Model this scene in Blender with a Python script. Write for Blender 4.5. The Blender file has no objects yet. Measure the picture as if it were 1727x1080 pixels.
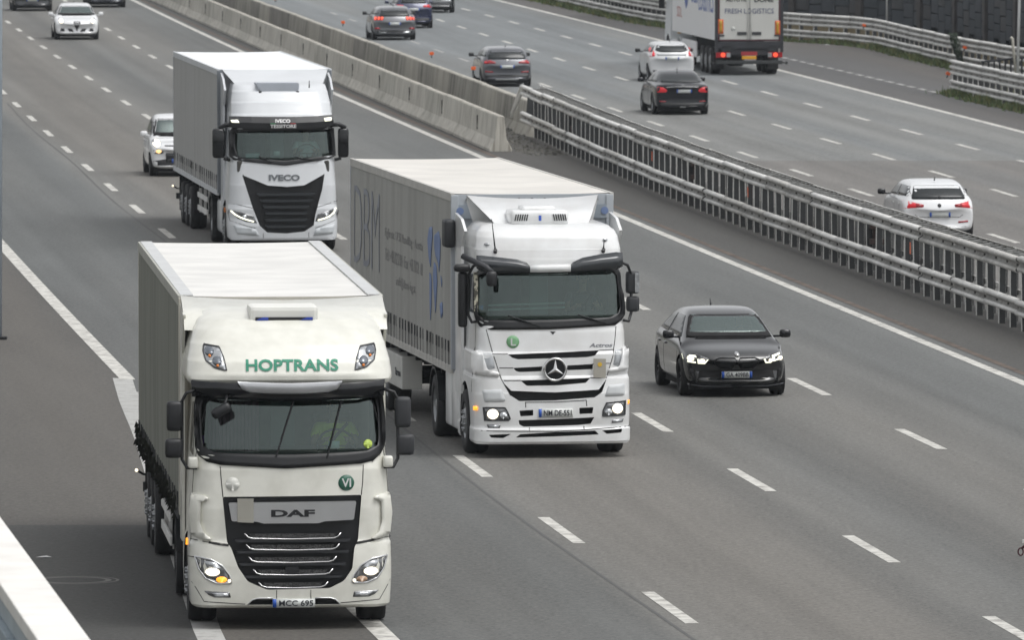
import bpy, bmesh, math, random
import numpy as np
from mathutils import Vector, Matrix
from mathutils.bvhtree import BVHTree
random.seed(7)
R = math.radians
scn = bpy.context.scene
COL = scn.collection

# ------------------------------------------------------------------ camera
CAM_H, FOC = 10.45, 15700.0
cam = bpy.data.cameras.new('camera')
cam_ob = bpy.data.objects.new('camera', cam)
COL.objects.link(cam_ob)
cam_ob.location = (0, 0, CAM_H)
cam_ob.rotation_euler = (R(90 - 3.3318), 0, 0)
cam.sensor_width = 36.0
cam.lens = FOC / 1727.0 * 36.0
cam.clip_start, cam.clip_end = 1.0, 6000
cam.dof.use_dof = True
cam.dof.focus_distance = 128
cam.dof.aperture_fstop = 8.5
scn.camera = cam_ob
scn.render.resolution_x, scn.render.resolution_y = 1024, 641

# ------------------------------------------------------------------ light
SUN_EL, SUN_AZ = 66, 118          # elevation, compass bearing (from +Y towards +X)
world = bpy.data.worlds.new("World")
scn.world = world
world.use_nodes = True
wn, wl = world.node_tree.nodes, world.node_tree.links
wn.clear()
sky = wn.new('ShaderNodeTexSky'); sky.sky_type = 'NISHITA'; sky.sun_disc = False
sky.sun_elevation = R(SUN_EL); sky.sun_rotation = R(SUN_AZ)
sky.air_density = 1.0; sky.dust_density = 4.0; sky.ozone_density = 1.0
hsv = wn.new('ShaderNodeHueSaturation'); hsv.inputs['Saturation'].default_value = 0.10
bg = wn.new('ShaderNodeBackground'); bg.inputs['Strength'].default_value = 0.15
wo = wn.new('ShaderNodeOutputWorld')
wl.new(sky.outputs[0], hsv.inputs['Color']); wl.new(hsv.outputs[0], bg.inputs['Color']); wl.new(bg.outputs[0], wo.inputs['Surface'])
sun = bpy.data.lights.new('sun', 'SUN'); sun.energy = .6; sun.angle = R(30); sun.color = (1, .985, .955)
so = bpy.data.objects.new('sun', sun); COL.objects.link(so)
_d = Vector((math.sin(R(SUN_AZ)) * math.cos(R(SUN_EL)), math.cos(R(SUN_AZ)) * math.cos(R(SUN_EL)), math.sin(R(SUN_EL))))
so.rotation_euler = _d.to_track_quat('Z', 'Y').to_euler()
scn.view_settings.view_transform = 'Standard'
scn.view_settings.look = 'None'
scn.view_settings.exposure = 0.40
scn.view_settings.gamma = 1.0
scn.view_settings.use_curve_mapping = False

# ------------------------------------------------------------------ materials
MATS = {}
def M(name, col, rough=.5, metal=0., var=.12, scale=3., bump=0., bscale=40., coat=0., emit=None, estr=0., spec=.5, ior=1.5, stretch=(1, 1, 1), var2=None, contrast=(.35, .65)):
    """principled material whose colour, roughness and relief vary with object-space noise"""
    if name in MATS: return MATS[name]
    m = bpy.data.materials.new(name); m.use_nodes = True
    n, l = m.node_tree.nodes, m.node_tree.links
    b = n['Principled BSDF']
    tc = n.new('ShaderNodeTexCoord'); mp = n.new('ShaderNodeMapping'); mp.inputs['Scale'].default_value = stretch
    l.new(tc.outputs['Object'], mp.inputs['Vector'])
    nz = n.new('ShaderNodeTexNoise'); nz.inputs['Scale'].default_value = scale; nz.inputs['Detail'].default_value = 6
    l.new(mp.outputs[0], nz.inputs['Vector'])
    mr = n.new('ShaderNodeMapRange'); mr.inputs['From Min'].default_value, mr.inputs['From Max'].default_value = contrast
    l.new(nz.outputs['Fac'], mr.inputs['Value'])
    mx = n.new('ShaderNodeMix'); mx.data_type = 'RGBA'
    c2 = var2 or [min(1, c * (1 - var)) for c in col]
    mx.inputs[6].default_value = (*c2[:3], 1); mx.inputs[7].default_value = (*col, 1)
    l.new(mr.outputs[0], mx.inputs[0]); l.new(mx.outputs[2], b.inputs['Base Color'])
    b.inputs['Roughness'].default_value = rough; b.inputs['Metallic'].default_value = metal
    b.inputs['Coat Weight'].default_value = coat; b.inputs['Coat Roughness'].default_value = .06
    b.inputs['Specular IOR Level'].default_value = spec; b.inputs['IOR'].default_value = ior
    if bump:
        nb = n.new('ShaderNodeTexNoise'); nb.inputs['Scale'].default_value = bscale; nb.inputs['Detail'].default_value = 3
        l.new(mp.outputs[0], nb.inputs['Vector'])
        bp = n.new('ShaderNodeBump'); bp.inputs['Strength'].default_value = bump; bp.inputs['Distance'].default_value = .01
        l.new(nb.outputs['Fac'], bp.inputs['Height']); l.new(bp.outputs[0], b.inputs['Normal'])
    if emit:
        b.inputs['Emission Color'].default_value = (*emit, 1); b.inputs['Emission Strength'].default_value = estr
    MATS[name] = m
    return m

def glass_mat(name, tint, refl=.9, glare=.05):
    m = bpy.data.materials.new(name); m.use_nodes = True
    n, l = m.node_tree.nodes, m.node_tree.links; n.clear()
    tr = n.new('ShaderNodeBsdfTransparent')
    gl = n.new('ShaderNodeBsdfGlossy'); gl.inputs['Roughness'].default_value = .04; gl.inputs['Color'].default_value = (.66, .78, .75, 1)
    nz = n.new('ShaderNodeTexNoise'); nz.inputs['Scale'].default_value = 2.2
    mx = n.new('ShaderNodeMix'); mx.data_type = 'RGBA'
    mx.inputs[6].default_value = (*[c * .9 for c in tint], 1); mx.inputs[7].default_value = (*tint, 1)
    fr = n.new('ShaderNodeFresnel'); fr.inputs['IOR'].default_value = 1.75
    ad = n.new('ShaderNodeMath'); ad.operation = 'MULTIPLY'; ad.inputs[1].default_value = refl
    ms = n.new('ShaderNodeMixShader'); o = n.new('ShaderNodeOutputMaterial')
    l.new(nz.outputs['Fac'], mx.inputs[0]); l.new(mx.outputs[2], tr.inputs['Color'])
    l.new(fr.outputs[0], ad.inputs[0]); a2 = n.new('ShaderNodeMath'); a2.operation = 'ADD'; a2.use_clamp = True; a2.inputs[1].default_value = glare; l.new(ad.outputs[0], a2.inputs[0]); l.new(a2.outputs[0], ms.inputs[0])
    l.new(tr.outputs[0], ms.inputs[1]); l.new(gl.outputs[0], ms.inputs[2]); l.new(ms.outputs[0], o.inputs['Surface'])
    MATS[name] = m
    return m

def asphalt(name, col, warm, bands=.16, patch=.14, step=None, lanes=None):
    """worn asphalt: aggregate, long wheel tracks and patches along the road (uv = metres across, metres along)"""
    m = bpy.data.materials.new(name); m.use_nodes = True
    n, l = m.node_tree.nodes, m.node_tree.links
    b = n['Principled BSDF']; b.inputs['Roughness'].default_value = .82; b.inputs['Specular IOR Level'].default_value = .35
    uv = n.new('ShaderNodeUVMap'); tc = n.new('ShaderNodeTexCoord')
    def noise(src, sc, scale, det=5, rough=.5):
        mp = n.new('ShaderNodeMapping'); mp.inputs['Scale'].default_value = sc
        l.new(src, mp.inputs['Vector'])
        z = n.new('ShaderNodeTexNoise'); z.inputs['Scale'].default_value = scale; z.inputs['Detail'].default_value = det; z.inputs['Roughness'].default_value = rough
        l.new(mp.outputs[0], z.inputs['Vector']); return z.outputs['Fac']
    def math_(op, a, c):
        k = n.new('ShaderNodeMath'); k.operation = op
        for i, v in enumerate((a, c)):
            if hasattr(v, 'links'): l.new(v, k.inputs[i])
            else: k.inputs[i].default_value = v
        return k.outputs[0]
    tr = noise(uv.outputs[0], (.9, .004, 1), 1.0, 3)
    pt = noise(uv.outputs[0], (.22, .03, 1), 1.0, 4)
    pf = noise(uv.outputs[0], (1.3, .12, 1), 1.0, 6)
    ag = noise(tc.outputs['Object'], (1, 1, 1), 15.0, 5, .75)
    ag2 = noise(tc.outputs['Object'], (1, 1, 1), 5.0, 5, .7)
    f = math_('MULTIPLY', math_('SUBTRACT', tr, .5), bands * 6)
    f = math_('ADD', f, math_('MULTIPLY', math_('SUBTRACT', pt, .5), patch * 3))
    f = math_('ADD', f, math_('MULTIPLY', math_('SUBTRACT', pf, .5), .28))
    f = math_('ADD', f, math_('MULTIPLY', math_('SUBTRACT', ag, .5), 2.3))
    f = math_('ADD', f, math_('MULTIPLY', math_('SUBTRACT', ag2, .5), .7))
    f = math_('ADD', f, 1.0)
    if step:      # an older surfacing beyond a transverse joint
        sx = n.new('ShaderNodeSeparateXYZ'); l.new(uv.outputs[0], sx.inputs[0])
        g = math_('LESS_THAN', sx.outputs[1], step[0])
        f = math_('MULTIPLY', f, math_('ADD', math_('MULTIPLY', g, step[1] - 1.0), 1.0))
    wl_ = None
    if lanes:     # lanes resurfaced at different times: (metres across, brightness, warmth)
        sx = n.new('ShaderNodeSeparateXYZ'); l.new(uv.outputs[0], sx.inputs[0])
        outs = []
        for ch in (1, 2):
            cr = n.new('ShaderNodeValToRGB'); u0, u1 = lanes[0][0], lanes[-1][0]
            el = cr.color_ramp.elements
            while len(el) < len(lanes): el.new(.5)
            for e_, q in zip(el, lanes): e_.position = (q[0] - u0) / (u1 - u0); v_ = q[ch] / 2; e_.color = (v_, v_, v_, 1)
            rg = n.new('ShaderNodeMapRange'); rg.inputs['From Min'].default_value = u0; rg.inputs['From Max'].default_value = u1
            l.new(sx.outputs[0], rg.inputs['Value']); l.new(rg.outputs[0], cr.inputs[0]); outs.append(math_('MULTIPLY', cr.outputs[0], 2.0))
        f = math_('MULTIPLY', f, outs[0]); wl_ = outs[1]
    cm = n.new('ShaderNodeMix'); cm.data_type = 'RGBA'
    cm.inputs[6].default_value = (*col, 1); cm.inputs[7].default_value = (*warm, 1)
    w = n.new('ShaderNodeMapRange'); w.inputs['From Min'].default_value = .42; w.inputs['From Max'].default_value = .6
    l.new(noise(uv.outputs[0], (.26, .006, 1), 1.0, 2), w.inputs['Value'])
    wo_ = math_('ADD', math_('MULTIPLY', w.outputs[0], .35), wl_) if wl_ else w.outputs[0]
    l.new(wo_, cm.inputs[0])
    vm = n.new('ShaderNodeVectorMath'); vm.operation = 'SCALE'
    l.new(cm.outputs[2], vm.inputs[0]); l.new(f, vm.inputs['Scale']); l.new(vm.outputs[0], b.inputs['Base Color'])
    bp = n.new('ShaderNodeBump'); bp.inputs['Strength'].default_value = .5; bp.inputs['Distance'].default_value = .006
    l.new(ag, bp.inputs['Height']); l.new(bp.outputs[0], b.inputs['Normal'])
    return m

def weathered(name, col, streak_col, amount=.6, rough=.85, sx=(9, 9, .55), bump=.4):
    """concrete with vertical rain streaks and blotches"""
    m = bpy.data.materials.new(name); m.use_nodes = True
    n, l = m.node_tree.nodes, m.node_tree.links
    b = n['Principled BSDF']; b.inputs['Roughness'].default_value = rough; b.inputs['Specular IOR Level'].default_value = .3
    g = n.new('ShaderNodeNewGeometry')
    def noise(sc, scale, det):
        mp = n.new('ShaderNodeMapping'); mp.inputs['Scale'].default_value = sc; l.new(g.outputs['Position'], mp.inputs['Vector'])
        z = n.new('ShaderNodeTexNoise'); z.inputs['Scale'].default_value = scale; z.inputs['Detail'].default_value = det
        l.new(mp.outputs[0], z.inputs['Vector']); return z.outputs['Fac']
    st, bl, fi = noise(sx, 1.0, 5), noise((1, 1, 1), .8, 5), noise((1, 1, 1), 16., 4)
    a = n.new('ShaderNodeMapRange'); a.inputs['From Min'].default_value = .47; a.inputs['From Max'].default_value = .68; a.inputs['To Max'].default_value = amount
    l.new(st, a.inputs['Value'])
    k = n.new('ShaderNodeMapRange'); k.inputs['From Min'].default_value = .35; k.inputs['From Max'].default_value = .7; k.inputs['To Max'].default_value = amount * .5
    l.new(bl, k.inputs['Value'])
    s = n.new('ShaderNodeMath'); s.operation = 'ADD'; s.use_clamp = True; l.new(a.outputs[0], s.inputs[0]); l.new(k.outputs[0], s.inputs[1])
    mx = n.new('ShaderNodeMix'); mx.data_type = 'RGBA'; mx.inputs[6].default_value = (*col, 1); mx.inputs[7].default_value = (*streak_col, 1)
    l.new(s.outputs[0], mx.inputs[0]); l.new(mx.outputs[2], b.inputs['Base Color'])
    bp = n.new('ShaderNodeBump'); bp.inputs['Strength'].default_value = bump; bp.inputs['Distance'].default_value = .01
    l.new(fi, bp.inputs['Height']); l.new(bp.outputs[0], b.inputs['Normal'])
    MATS[name] = m
    return m

def curtain_mat(name, col, dirt, amt=.5):
    m = weathered(name, col, dirt, amt, rough=.6, sx=(2.5, 2.5, .18), bump=.15)
    return m

RUBBER = M('tyre_rubber', (.018, .018, .019), .8, var=.3, bump=.3)
BLACK = M('black_plastic', (.012, .013, .015), .45, var=.3)
BLACKG = M('black_gloss', (.008, .009, .011), .12, var=.2)
VOID = M('underbody_black', (.010, .010, .011), .9, var=.3)
GRAPH = M('graphite_plastic', (.03, .032, .036), .55, var=.2)
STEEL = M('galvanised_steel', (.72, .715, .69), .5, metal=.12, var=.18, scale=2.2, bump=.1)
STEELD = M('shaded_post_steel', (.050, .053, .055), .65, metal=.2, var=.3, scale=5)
SILVER = M('silver_trim', (.62, .63, .64), .28, metal=.85, var=.08)
CHROME = M('chrome', (.75, .75, .75), .12, metal=1., var=.05)
RIM = M('wheel_alloy', (.32, .33, .34), .35, metal=.8, var=.15)
RIMD = M('dark_alloy', (.03, .03, .032), .3, metal=.6, var=.15)
DGLASS = M('tinted_glass', (.016, .020, .022), .05, var=.2, ior=1.45)
LENS = M('lamp_lens', (.55, .57, .59), .08, metal=.5, var=.35, scale=14, spec=.9)
LAMPD = M('lamp_housing', (.22, .225, .23), .15, metal=.5, var=.5, scale=20)
LIT = M('lit_headlight', (.9, .9, .85), .2, emit=(1., .88, .66), estr=1.25)
DRL = M('lit_daylight_strip', (.9, .9, .9), .2, emit=(1., 1., .74), estr=1.0)
AMBER = M('lit_amber_lamp', (.9, .35, .03), .2, emit=(1., .36, .03), estr=1.1)
AMBERR = M('amber_reflector', (.75, .22, .03), .3)
REDL = M('red_lamp_lens', (.38, .012, .02), .12, var=.3, scale=12, spec=.8)
REDLIT = M('lit_red_lamp', (.50, .02, .03), .2, emit=(1., .05, .06), estr=.14)
REDHOT = M('lit_brake_lamp', (.9, .1, .02), .2, emit=(1., .09, .06), estr=.7)
PLATE = M('number_plate_white', (.62, .64, .62), .4)
PBLUE = M('plate_blue', (.02, .09, .42), .4)
INK = M('dark_lettering', (.02, .022, .03), .6)
YPLATE = M('number_plate_yellow', (.75, .36, .02), .4)
SKIN = M('skin', (.42, .24, .17), .6)
ORANGE = M('orange_reflector', (.80, .13, .02), .4, var=.15, emit=None)
CLEAR = glass_mat('windscreen_glass', (.52, .72, .68), .85, .055)
CARCLEAR = glass_mat('car_windscreen_glass', (.56, .66, .64), 1., .20)

# ------------------------------------------------------------------ objects
def link(o, parent=None):
    COL.objects.link(o)
    if parent is not None: o.parent = parent
    return o
def tag(o, label=None, cat=None, group=None, kind=None):
    if label: o['label'] = label
    if cat: o['category'] = cat
    if group: o['group'] = group
    if kind: o['kind'] = kind
    return o
def thing(name, label, cat, loc=(0, 0, 0), rz=0, group=None):
    o = bpy.data.objects.new(name, None); o.empty_display_size = .3
    o.location = loc; o.rotation_euler = (0, 0, rz); link(o)
    return tag(o, label, cat, group)
def mesh(name, vs, fs, mats, smooth=False, mi=None):
    me = bpy.data.meshes.new(name); me.from_pydata([tuple(v) for v in vs], [], fs)
    for m in (mats if isinstance(mats, (list, tuple)) else [mats]): me.materials.append(m)
    if smooth: me.polygons.foreach_set('use_smooth', [True] * len(me.polygons))
    if mi is not None: me.polygons.foreach_set('material_index', mi)
    me.update(); return me
def obj(name, vs, fs, mats, parent=None, smooth=False, mi=None):
    return link(bpy.data.objects.new(name, mesh(name, vs, fs, mats, smooth, mi)), parent)
def put(name, me, parent=None, loc=(0, 0, 0), rot=(0, 0, 0)):
    o = bpy.data.objects.new(name, me); o.location = loc; o.rotation_euler = rot
    return link(o, parent)
class MB:
    """collects primitive shapes into one mesh"""
    def __init__(s): s.v = []; s.f = []; s.mi = []; s.k = 0
    def add(s, vs, fs):
        n = len(s.v); s.v += [tuple(v) for v in vs]; s.f += [tuple(n + i for i in f) for f in fs]; s.mi += [s.k] * len(fs); return s
    def box(s, x0, x1, y0, y1, z0, z1, c=0.):
        if c <= 0:
            v = [(x, y, z) for z in (z0, z1) for y in (y0, y1) for x in (x0, x1)]
            return s.add(v, [(0, 2, 3, 1), (4, 5, 7, 6), (0, 1, 5, 4), (1, 3, 7, 5), (3, 2, 6, 7), (2, 0, 4, 6)])
        bm = bmesh.new(); bmesh.ops.create_cube(bm, size=1)
        for v in bm.verts: v.co = Vector(((x0 + x1) / 2 + v.co.x * (x1 - x0), (y0 + y1) / 2 + v.co.y * (y1 - y0), (z0 + z1) / 2 + v.co.z * (z1 - z0)))
        bmesh.ops.bevel(bm, geom=bm.edges[:], offset=c, segments=2, affect='EDGES', profile=.6)
        bm.verts.index_update()
        s.add([v.co.copy() for v in bm.verts], [[v.index for v in f.verts] for f in bm.faces]); bm.free(); return s
    def tube(s, pts, r, n=8, cap=True):
        pts = [Vector(p) for p in pts]; rings = []
        rs = r if isinstance(r, (list, tuple)) else [r] * len(pts)
        base = len(s.v)
        for i, p in enumerate(pts):
            d = (pts[min(i + 1, len(pts) - 1)] - pts[max(i - 1, 0)]).normalized()
            a = d.orthogonal().normalized() if i == 0 else (prev - d * prev.dot(d)).normalized()
            prev = a; b = d.cross(a)
            s.v += [tuple(p + (a * math.cos(t) + b * math.sin(t)) * rs[i]) for t in [2 * math.pi * k / n for k in range(n)]]
        for i in range(len(pts) - 1):
            for k in range(n):
                a0, b0 = base + i * n + k, base + i * n + (k + 1) % n
                s.f.append((a0, b0, b0 + n, a0 + n)); s.mi.append(s.k)
        if cap:
            s.f.append(tuple(base + k for k in range(n))[::-1]); s.mi.append(s.k)
            s.f.append(tuple(base + (len(pts) - 1) * n + k for k in range(n))); s.mi.append(s.k)
        return s
    def prism(s, poly, y0, y1, ax='y'):
        """2-D outline (x,z) drawn out between two y (or along another axis)"""
        f = {'y': lambda a, b, t: (a, t, b), 'x': lambda a, b, t: (t, a, b), 'z': lambda a, b, t: (a, b, t)}[ax]
        n = len(poly); v = [f(a, b, y0) for a, b in poly] + [f(a, b, y1) for a, b in poly]
        ar = sum(poly[i][0] * poly[(i + 1) % n][1] - poly[(i + 1) % n][0] * poly[i][1] for i in range(n))
        flip = (ar > 0) == (y1 > y0)
        if ax == 'y': flip = not flip
        fs = [tuple(range(n))[::-1], tuple(range(n, 2 * n))] + [(i, (i + 1) % n, (i + 1) % n + n, i + n) for i in range(n)]
        if not flip: fs = [tuple(reversed(q)) for q in fs]
        return s.add(v, fs)
    def lathe(s, prof, x0, n=28, axis='x', cy=0., cz=0.):
        """profile (radius, offset) turned about an axis through (cy, cz)"""
        m = len(prof); vs = []
        for k in range(n):
            t = 2 * math.pi * k / n
            for r, o in prof: vs.append((x0 + o, cy + r * math.cos(t), cz + r * math.sin(t)))
        fs = [(k * m + i, k * m + i + 1, (k + 1) % n * m + i + 1, (k + 1) % n * m + i) for k in range(n) for i in range(m - 1)]
        return s.add(vs, fs)
    def done(s, name, mats, parent=None, smooth=False):
        return obj(name, s.v, s.f, mats, parent, smooth, s.mi)
    def me(s, name, mats, smooth=False): return mesh(name, s.v, s.f, mats, smooth, s.mi)

def smoothpoly(poly, r=.03, seg=3):
    """rounds the corners of an outline"""
    out = []; n = len(poly)
    for i in range(n):
        a, p, b = Vector(poly[i - 1]), Vector(poly[i]), Vector(poly[(i + 1) % n])
        da, db = (a - p), (b - p)
        ra, rb = min(r, da.length * .45), min(r, db.length * .45)
        if da.length < 1e-5 or db.length < 1e-5: continue
        s0, s1 = p + da.normalized() * ra, p + db.normalized() * rb
        for k in range(seg + 1):
            t = k / seg
            out.append(tuple(s0 * (1 - t) ** 2 + p * 2 * t * (1 - t) + s1 * t * t))
    return out
def flip(poly): return [(-x, z) for x, z in poly][::-1]

class Surf:
    """a shell that panels, lamps and lettering are fitted on to"""
    def __init__(s, me): s.bvh = BVHTree.FromPolygons([v.co.copy() for v in me.vertices], [tuple(p.vertices) for p in me.polygons])
    def hit(s, a, b, ax, off):
        o, d = {'f': ((a, -6, b), (0, 1, 0)), 'b': ((-a, 30, b), (0, -1, 0)), 'l': ((-5, a, b), (1, 0, 0)),
                'r': ((5, a, b), (-1, 0, 0)), 't': ((a, b, 9), (0, 0, -1))}[ax]
        o, d = Vector(o), Vector(d)
        h = s.bvh.ray_cast(o, d)[0]
        if h is None:
            q = o + d * (6.3 if ax == 'f' else 5 if ax != 'b' else 27)
            h = s.bvh.find_nearest(q)[0]
            q = o + d * (h - o).dot(d); h = q
        return h - d * off
def panel(sf, name, poly, mat, parent, ax='f', off=.006, depth=.02, step=.09, r=0., smooth=True):
    if r: poly = smoothpoly(poly, r)
    bm = bmesh.new()
    vs = [bm.verts.new((a, b, 0)) for a, b in poly]
    bm.faces.new(vs)
    a0, a1 = min(p[0] for p in poly), max(p[0] for p in poly); b0, b1 = min(p[1] for p in poly), max(p[1] for p in poly)
    for k in range(1, int((a1 - a0) / step) + 1):
        bmesh.ops.bisect_plane(bm, geom=bm.verts[:] + bm.edges[:] + bm.faces[:], plane_co=(a0 + k * (a1 - a0) / (int((a1 - a0) / step) + 1), 0, 0), plane_no=(1, 0, 0))
    for k in range(1, int((b1 - b0) / step) + 1):
        bmesh.ops.bisect_plane(bm, geom=bm.verts[:] + bm.edges[:] + bm.faces[:], plane_co=(0, b0 + k * (b1 - b0) / (int((b1 - b0) / step) + 1), 0), plane_no=(0, 1, 0))
    bmesh.ops.triangulate(bm, faces=[f for f in bm.faces if len(f.verts) > 4])
    return _fit(bm, sf, name, mat, parent, ax, off, depth, smooth)
def _fit(bm, sf, name, mat, parent, ax, off, depth, smooth=True):
    for v in bm.verts: v.co = sf.hit(v.co.x, v.co.y, ax, off)
    d = {'f': Vector((0, 1, 0)), 'b': Vector((0, -1, 0)), 'l': Vector((1, 0, 0)), 'r': Vector((-1, 0, 0)), 't': Vector((0, 0, -1))}[ax]
    bmesh.ops.recalc_face_normals(bm, faces=bm.faces[:])
    tot = sum((f.normal * f.calc_area() for f in bm.faces), Vector())
    if tot.dot(d) > 0: bmesh.ops.reverse_faces(bm, faces=bm.faces[:])
    for f in bm.faces: f.smooth = smooth
    if depth:
        be = [e for e in bm.edges if e.is_boundary]
        ret = bmesh.ops.extrude_edge_only(bm, edges=be)
        for v in [g for g in ret['geom'] if isinstance(g, bmesh.types.BMVert)]: v.co += d * depth
        for f in [g for g in ret['geom'] if isinstance(g, bmesh.types.BMFace)]: f.smooth = False
    me = bpy.data.meshes.new(name); bm.to_mesh(me); bm.free(); me.materials.append(mat)
    return link(bpy.data.objects.new(name, me), parent)
def frame(sf, name, outer, inner, mat, parent, ax='f', off=.008, depth=.02, n=72, sub=2):
    """a ring-shaped surround between two outlines"""
    def res(poly, c):
        out = []; m = len(poly)
        for k in range(n):
            t = 2 * math.pi * k / n; dx, dy = math.cos(t), math.sin(t); best = None
            for i in range(m):
                x1, y1 = poly[i][0] - c[0], poly[i][1] - c[1]; x2, y2 = poly[(i + 1) % m][0] - c[0], poly[(i + 1) % m][1] - c[1]
                den = dx * (y2 - y1) - dy * (x2 - x1)
                if abs(den) < 1e-9: continue
                s_ = (x1 * (y2 - y1) - y1 * (x2 - x1)) / den; u = (x1 * dy - y1 * dx) / den
                if s_ > 0 and -1e-6 <= u <= 1 + 1e-6: best = s_ if best is None else max(best, s_)
            best = best or .01; out.append((c[0] + dx * best, c[1] + dy * best))
        return out
    c = (sum(p[0] for p in inner) / len(inner), sum(p[1] for p in inner) / len(inner))
    A, B = res(outer, c), res(inner, c)
    bm = bmesh.new(); rows = []
    for j in range(sub + 1):
        t = j / sub; rows.append([bm.verts.new((a[0] * (1 - t) + b[0] * t, a[1] * (1 - t) + b[1] * t, 0)) for a, b in zip(A, B)])
    for j in range(sub):
        for k in range(n): bm.faces.new((rows[j][k], rows[j][(k + 1) % n], rows[j + 1][(k + 1) % n], rows[j + 1][k]))
    return _fit(bm, sf, name, mat, parent, ax, off, depth)
def lettering(sf, name, body, box, mat, parent, ax='f', off=.008, bold=.0, shear=0., depth=.004):
    """print or raised letters filling box = (a0, b0, a1, b1)"""
    cu = bpy.data.curves.new(name, 'FONT'); cu.body = body; cu.offset = bold; cu.shear = shear; cu.resolution_u = 3
    to = bpy.data.objects.new('t', cu); COL.objects.link(to)
    dg = bpy.context.evaluated_depsgraph_get(); me = bpy.data.meshes.new_from_object(to.evaluated_get(dg))
    bpy.data.objects.remove(to)
    bm = bmesh.new(); bm.from_mesh(me)
    xs = [v.co.x for v in bm.verts]; ys = [v.co.y for v in bm.verts]
    x0, x1, y0, y1 = min(xs), max(xs), min(ys), max(ys)
    for v in bm.verts:
        u, w = (v.co.x - x0) / (x1 - x0), (v.co.y - y0) / (y1 - y0)
        v.co = Vector((box[0] + u * (box[2] - box[0]), box[1] + w * (box[3] - box[1]), 0))
    n_ = int(abs(box[2] - box[0]) / .045)
    for zc in (box[1] * .67 + box[3] * .33, box[1] * .33 + box[3] * .67): bmesh.ops.bisect_plane(bm, geom=bm.verts[:] + bm.edges[:] + bm.faces[:], plane_co=(0, zc, 0), plane_no=(0, 1, 0))
    for k in range(1, n_):
        bmesh.ops.bisect_plane(bm, geom=bm.verts[:] + bm.edges[:] + bm.faces[:], plane_co=(box[0] + k * (box[2] - box[0]) / n_, 0, 0), plane_no=(1, 0, 0))
    return _fit(bm, sf, name, mat, parent, ax, off, depth, False)
def disc(c, r, n=20, ry=None): return [(c[0] + r * math.cos(2 * math.pi * k / n), c[1] + (ry or r) * math.sin(2 * math.pi * k / n)) for k in range(n)]
def strip(p, w):
    """outline of a thin band of width w along the points p"""
    a, b = [], []
    for i, q in enumerate(p):
        q = Vector(q); t = (Vector(p[min(i + 1, len(p) - 1)]) - Vector(p[max(i - 1, 0)])).normalized(); m = Vector((-t.y, t.x)) * w / 2
        a.append(tuple(q + m)); b.append(tuple(q - m))
    return a + b[::-1]
def cut(o, cutters):
    for c in cutters:
        c.parent = o.parent
        m = o.modifiers.new('b', 'BOOLEAN'); m.object = c; m.operation = 'DIFFERENCE'; m.solver = 'EXACT'
        try: m.material_mode = 'TRANSFER'
        except Exception: pass
    dg = bpy.context.evaluated_depsgraph_get(); me = bpy.data.meshes.new_from_object(o.evaluated_get(dg))
    o.modifiers.clear(); o.data = me
    me.polygons.foreach_set('use_smooth', [True] * len(me.polygons)); me.set_sharp_from_angle(angle=R(34))
    for c in cutters: bpy.data.objects.remove(c)
    return o

# ------------------------------------------------------------------ road plan (metres; x across, y away from the bridge)
def plan(*c):
    c = c[::-1]
    P = lambda y: sum(k * (y / 100) ** i for i, k in enumerate(c))
    D = lambda y: sum(i * k * (y / 100) ** (i - 1) for i, k in enumerate(c) if i) / 100
    def f(y, lo=105, hi=470):
        if y < lo: return P(lo) + D(lo) * (y - lo)
        if y > hi: return P(hi) + D(hi) * (y - hi)
        return P(y)
    return f
lineS = plan(.2629, -11.1589, 26.0902)
line1 = plan(.4564, -12.1077, 23.2761)
line2 = plan(-.0248, .4655, -11.5663, 18.7478)
line3 = plan(-.0825, .9912, -12.8328, 15.7752)
lineD = plan(.4429, -11.7932, 11.2202)
r1 = plan(-.1928, 2.1379, -16.8377, 40.7736)
r2 = plan(.4204, -3.635, .7928, 26.9641)
r3 = plan(-.2538, 2.8396, -19.9344, 52.5474)
def lineR1(y): return r1(y, 215, 345)
def lineR2(y): return r2(y, 240, 378)
def lineR3(y): return r3(y, 270, 448)
lineRE = plan(-.1837, -8.2439, 41.3378)
njf = plan(-.0219, -9.0694, 23.1835)
gb_ = plan(2.0135, -18.4183, 35.7587)
def gb(y): return gb_(y, 172, 275)
ZR = -.55
def interp(pts):
    ys = [p[0] for p in pts]; xs = [p[1] for p in pts]
    def f(y): return float(np.interp(y, ys, xs))
    return f
def smooth_path(pts, n=6):
    out = []
    for i in range(len(pts) - 1):
        p0, p1, p2, p3 = [Vector(pts[max(0, min(len(pts) - 1, j))]) for j in (i - 1, i, i + 1, i + 2)]
        for k in range(n):
            t = k / n
            out.append(tuple(.5 * ((2 * p1) + (p2 - p0) * t + (2 * p0 - 5 * p1 + 4 * p2 - p3) * t * t + (3 * p1 - p0 - 3 * p2 + p3) * t ** 3)))
    return out + [tuple(pts[-1])]
def walk(path, step, start=0.):
    """points and headings at equal steps along a polyline of (x, y)"""
    P = [Vector(p) for p in path]; out = []; d = start; acc = 0.
    for a, b in zip(P, P[1:]):
        L = (b - a).length
        while d <= acc + L:
            out.append((a.lerp(b, (d - acc) / L), math.atan2(b.y - a.y, b.x - a.x) - math.pi / 2)); d += step
        acc += L
    return out
def med(y):      # where the median starts to fall to the lower carriageway
    if y < 262: return gb(y) + .75
    if y > 285: return njf(y) + 1.2
    t = (y - 262) / 23; return (gb(262) + .75) * (1 - t) + (njf(285) + 1.2) * t
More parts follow.
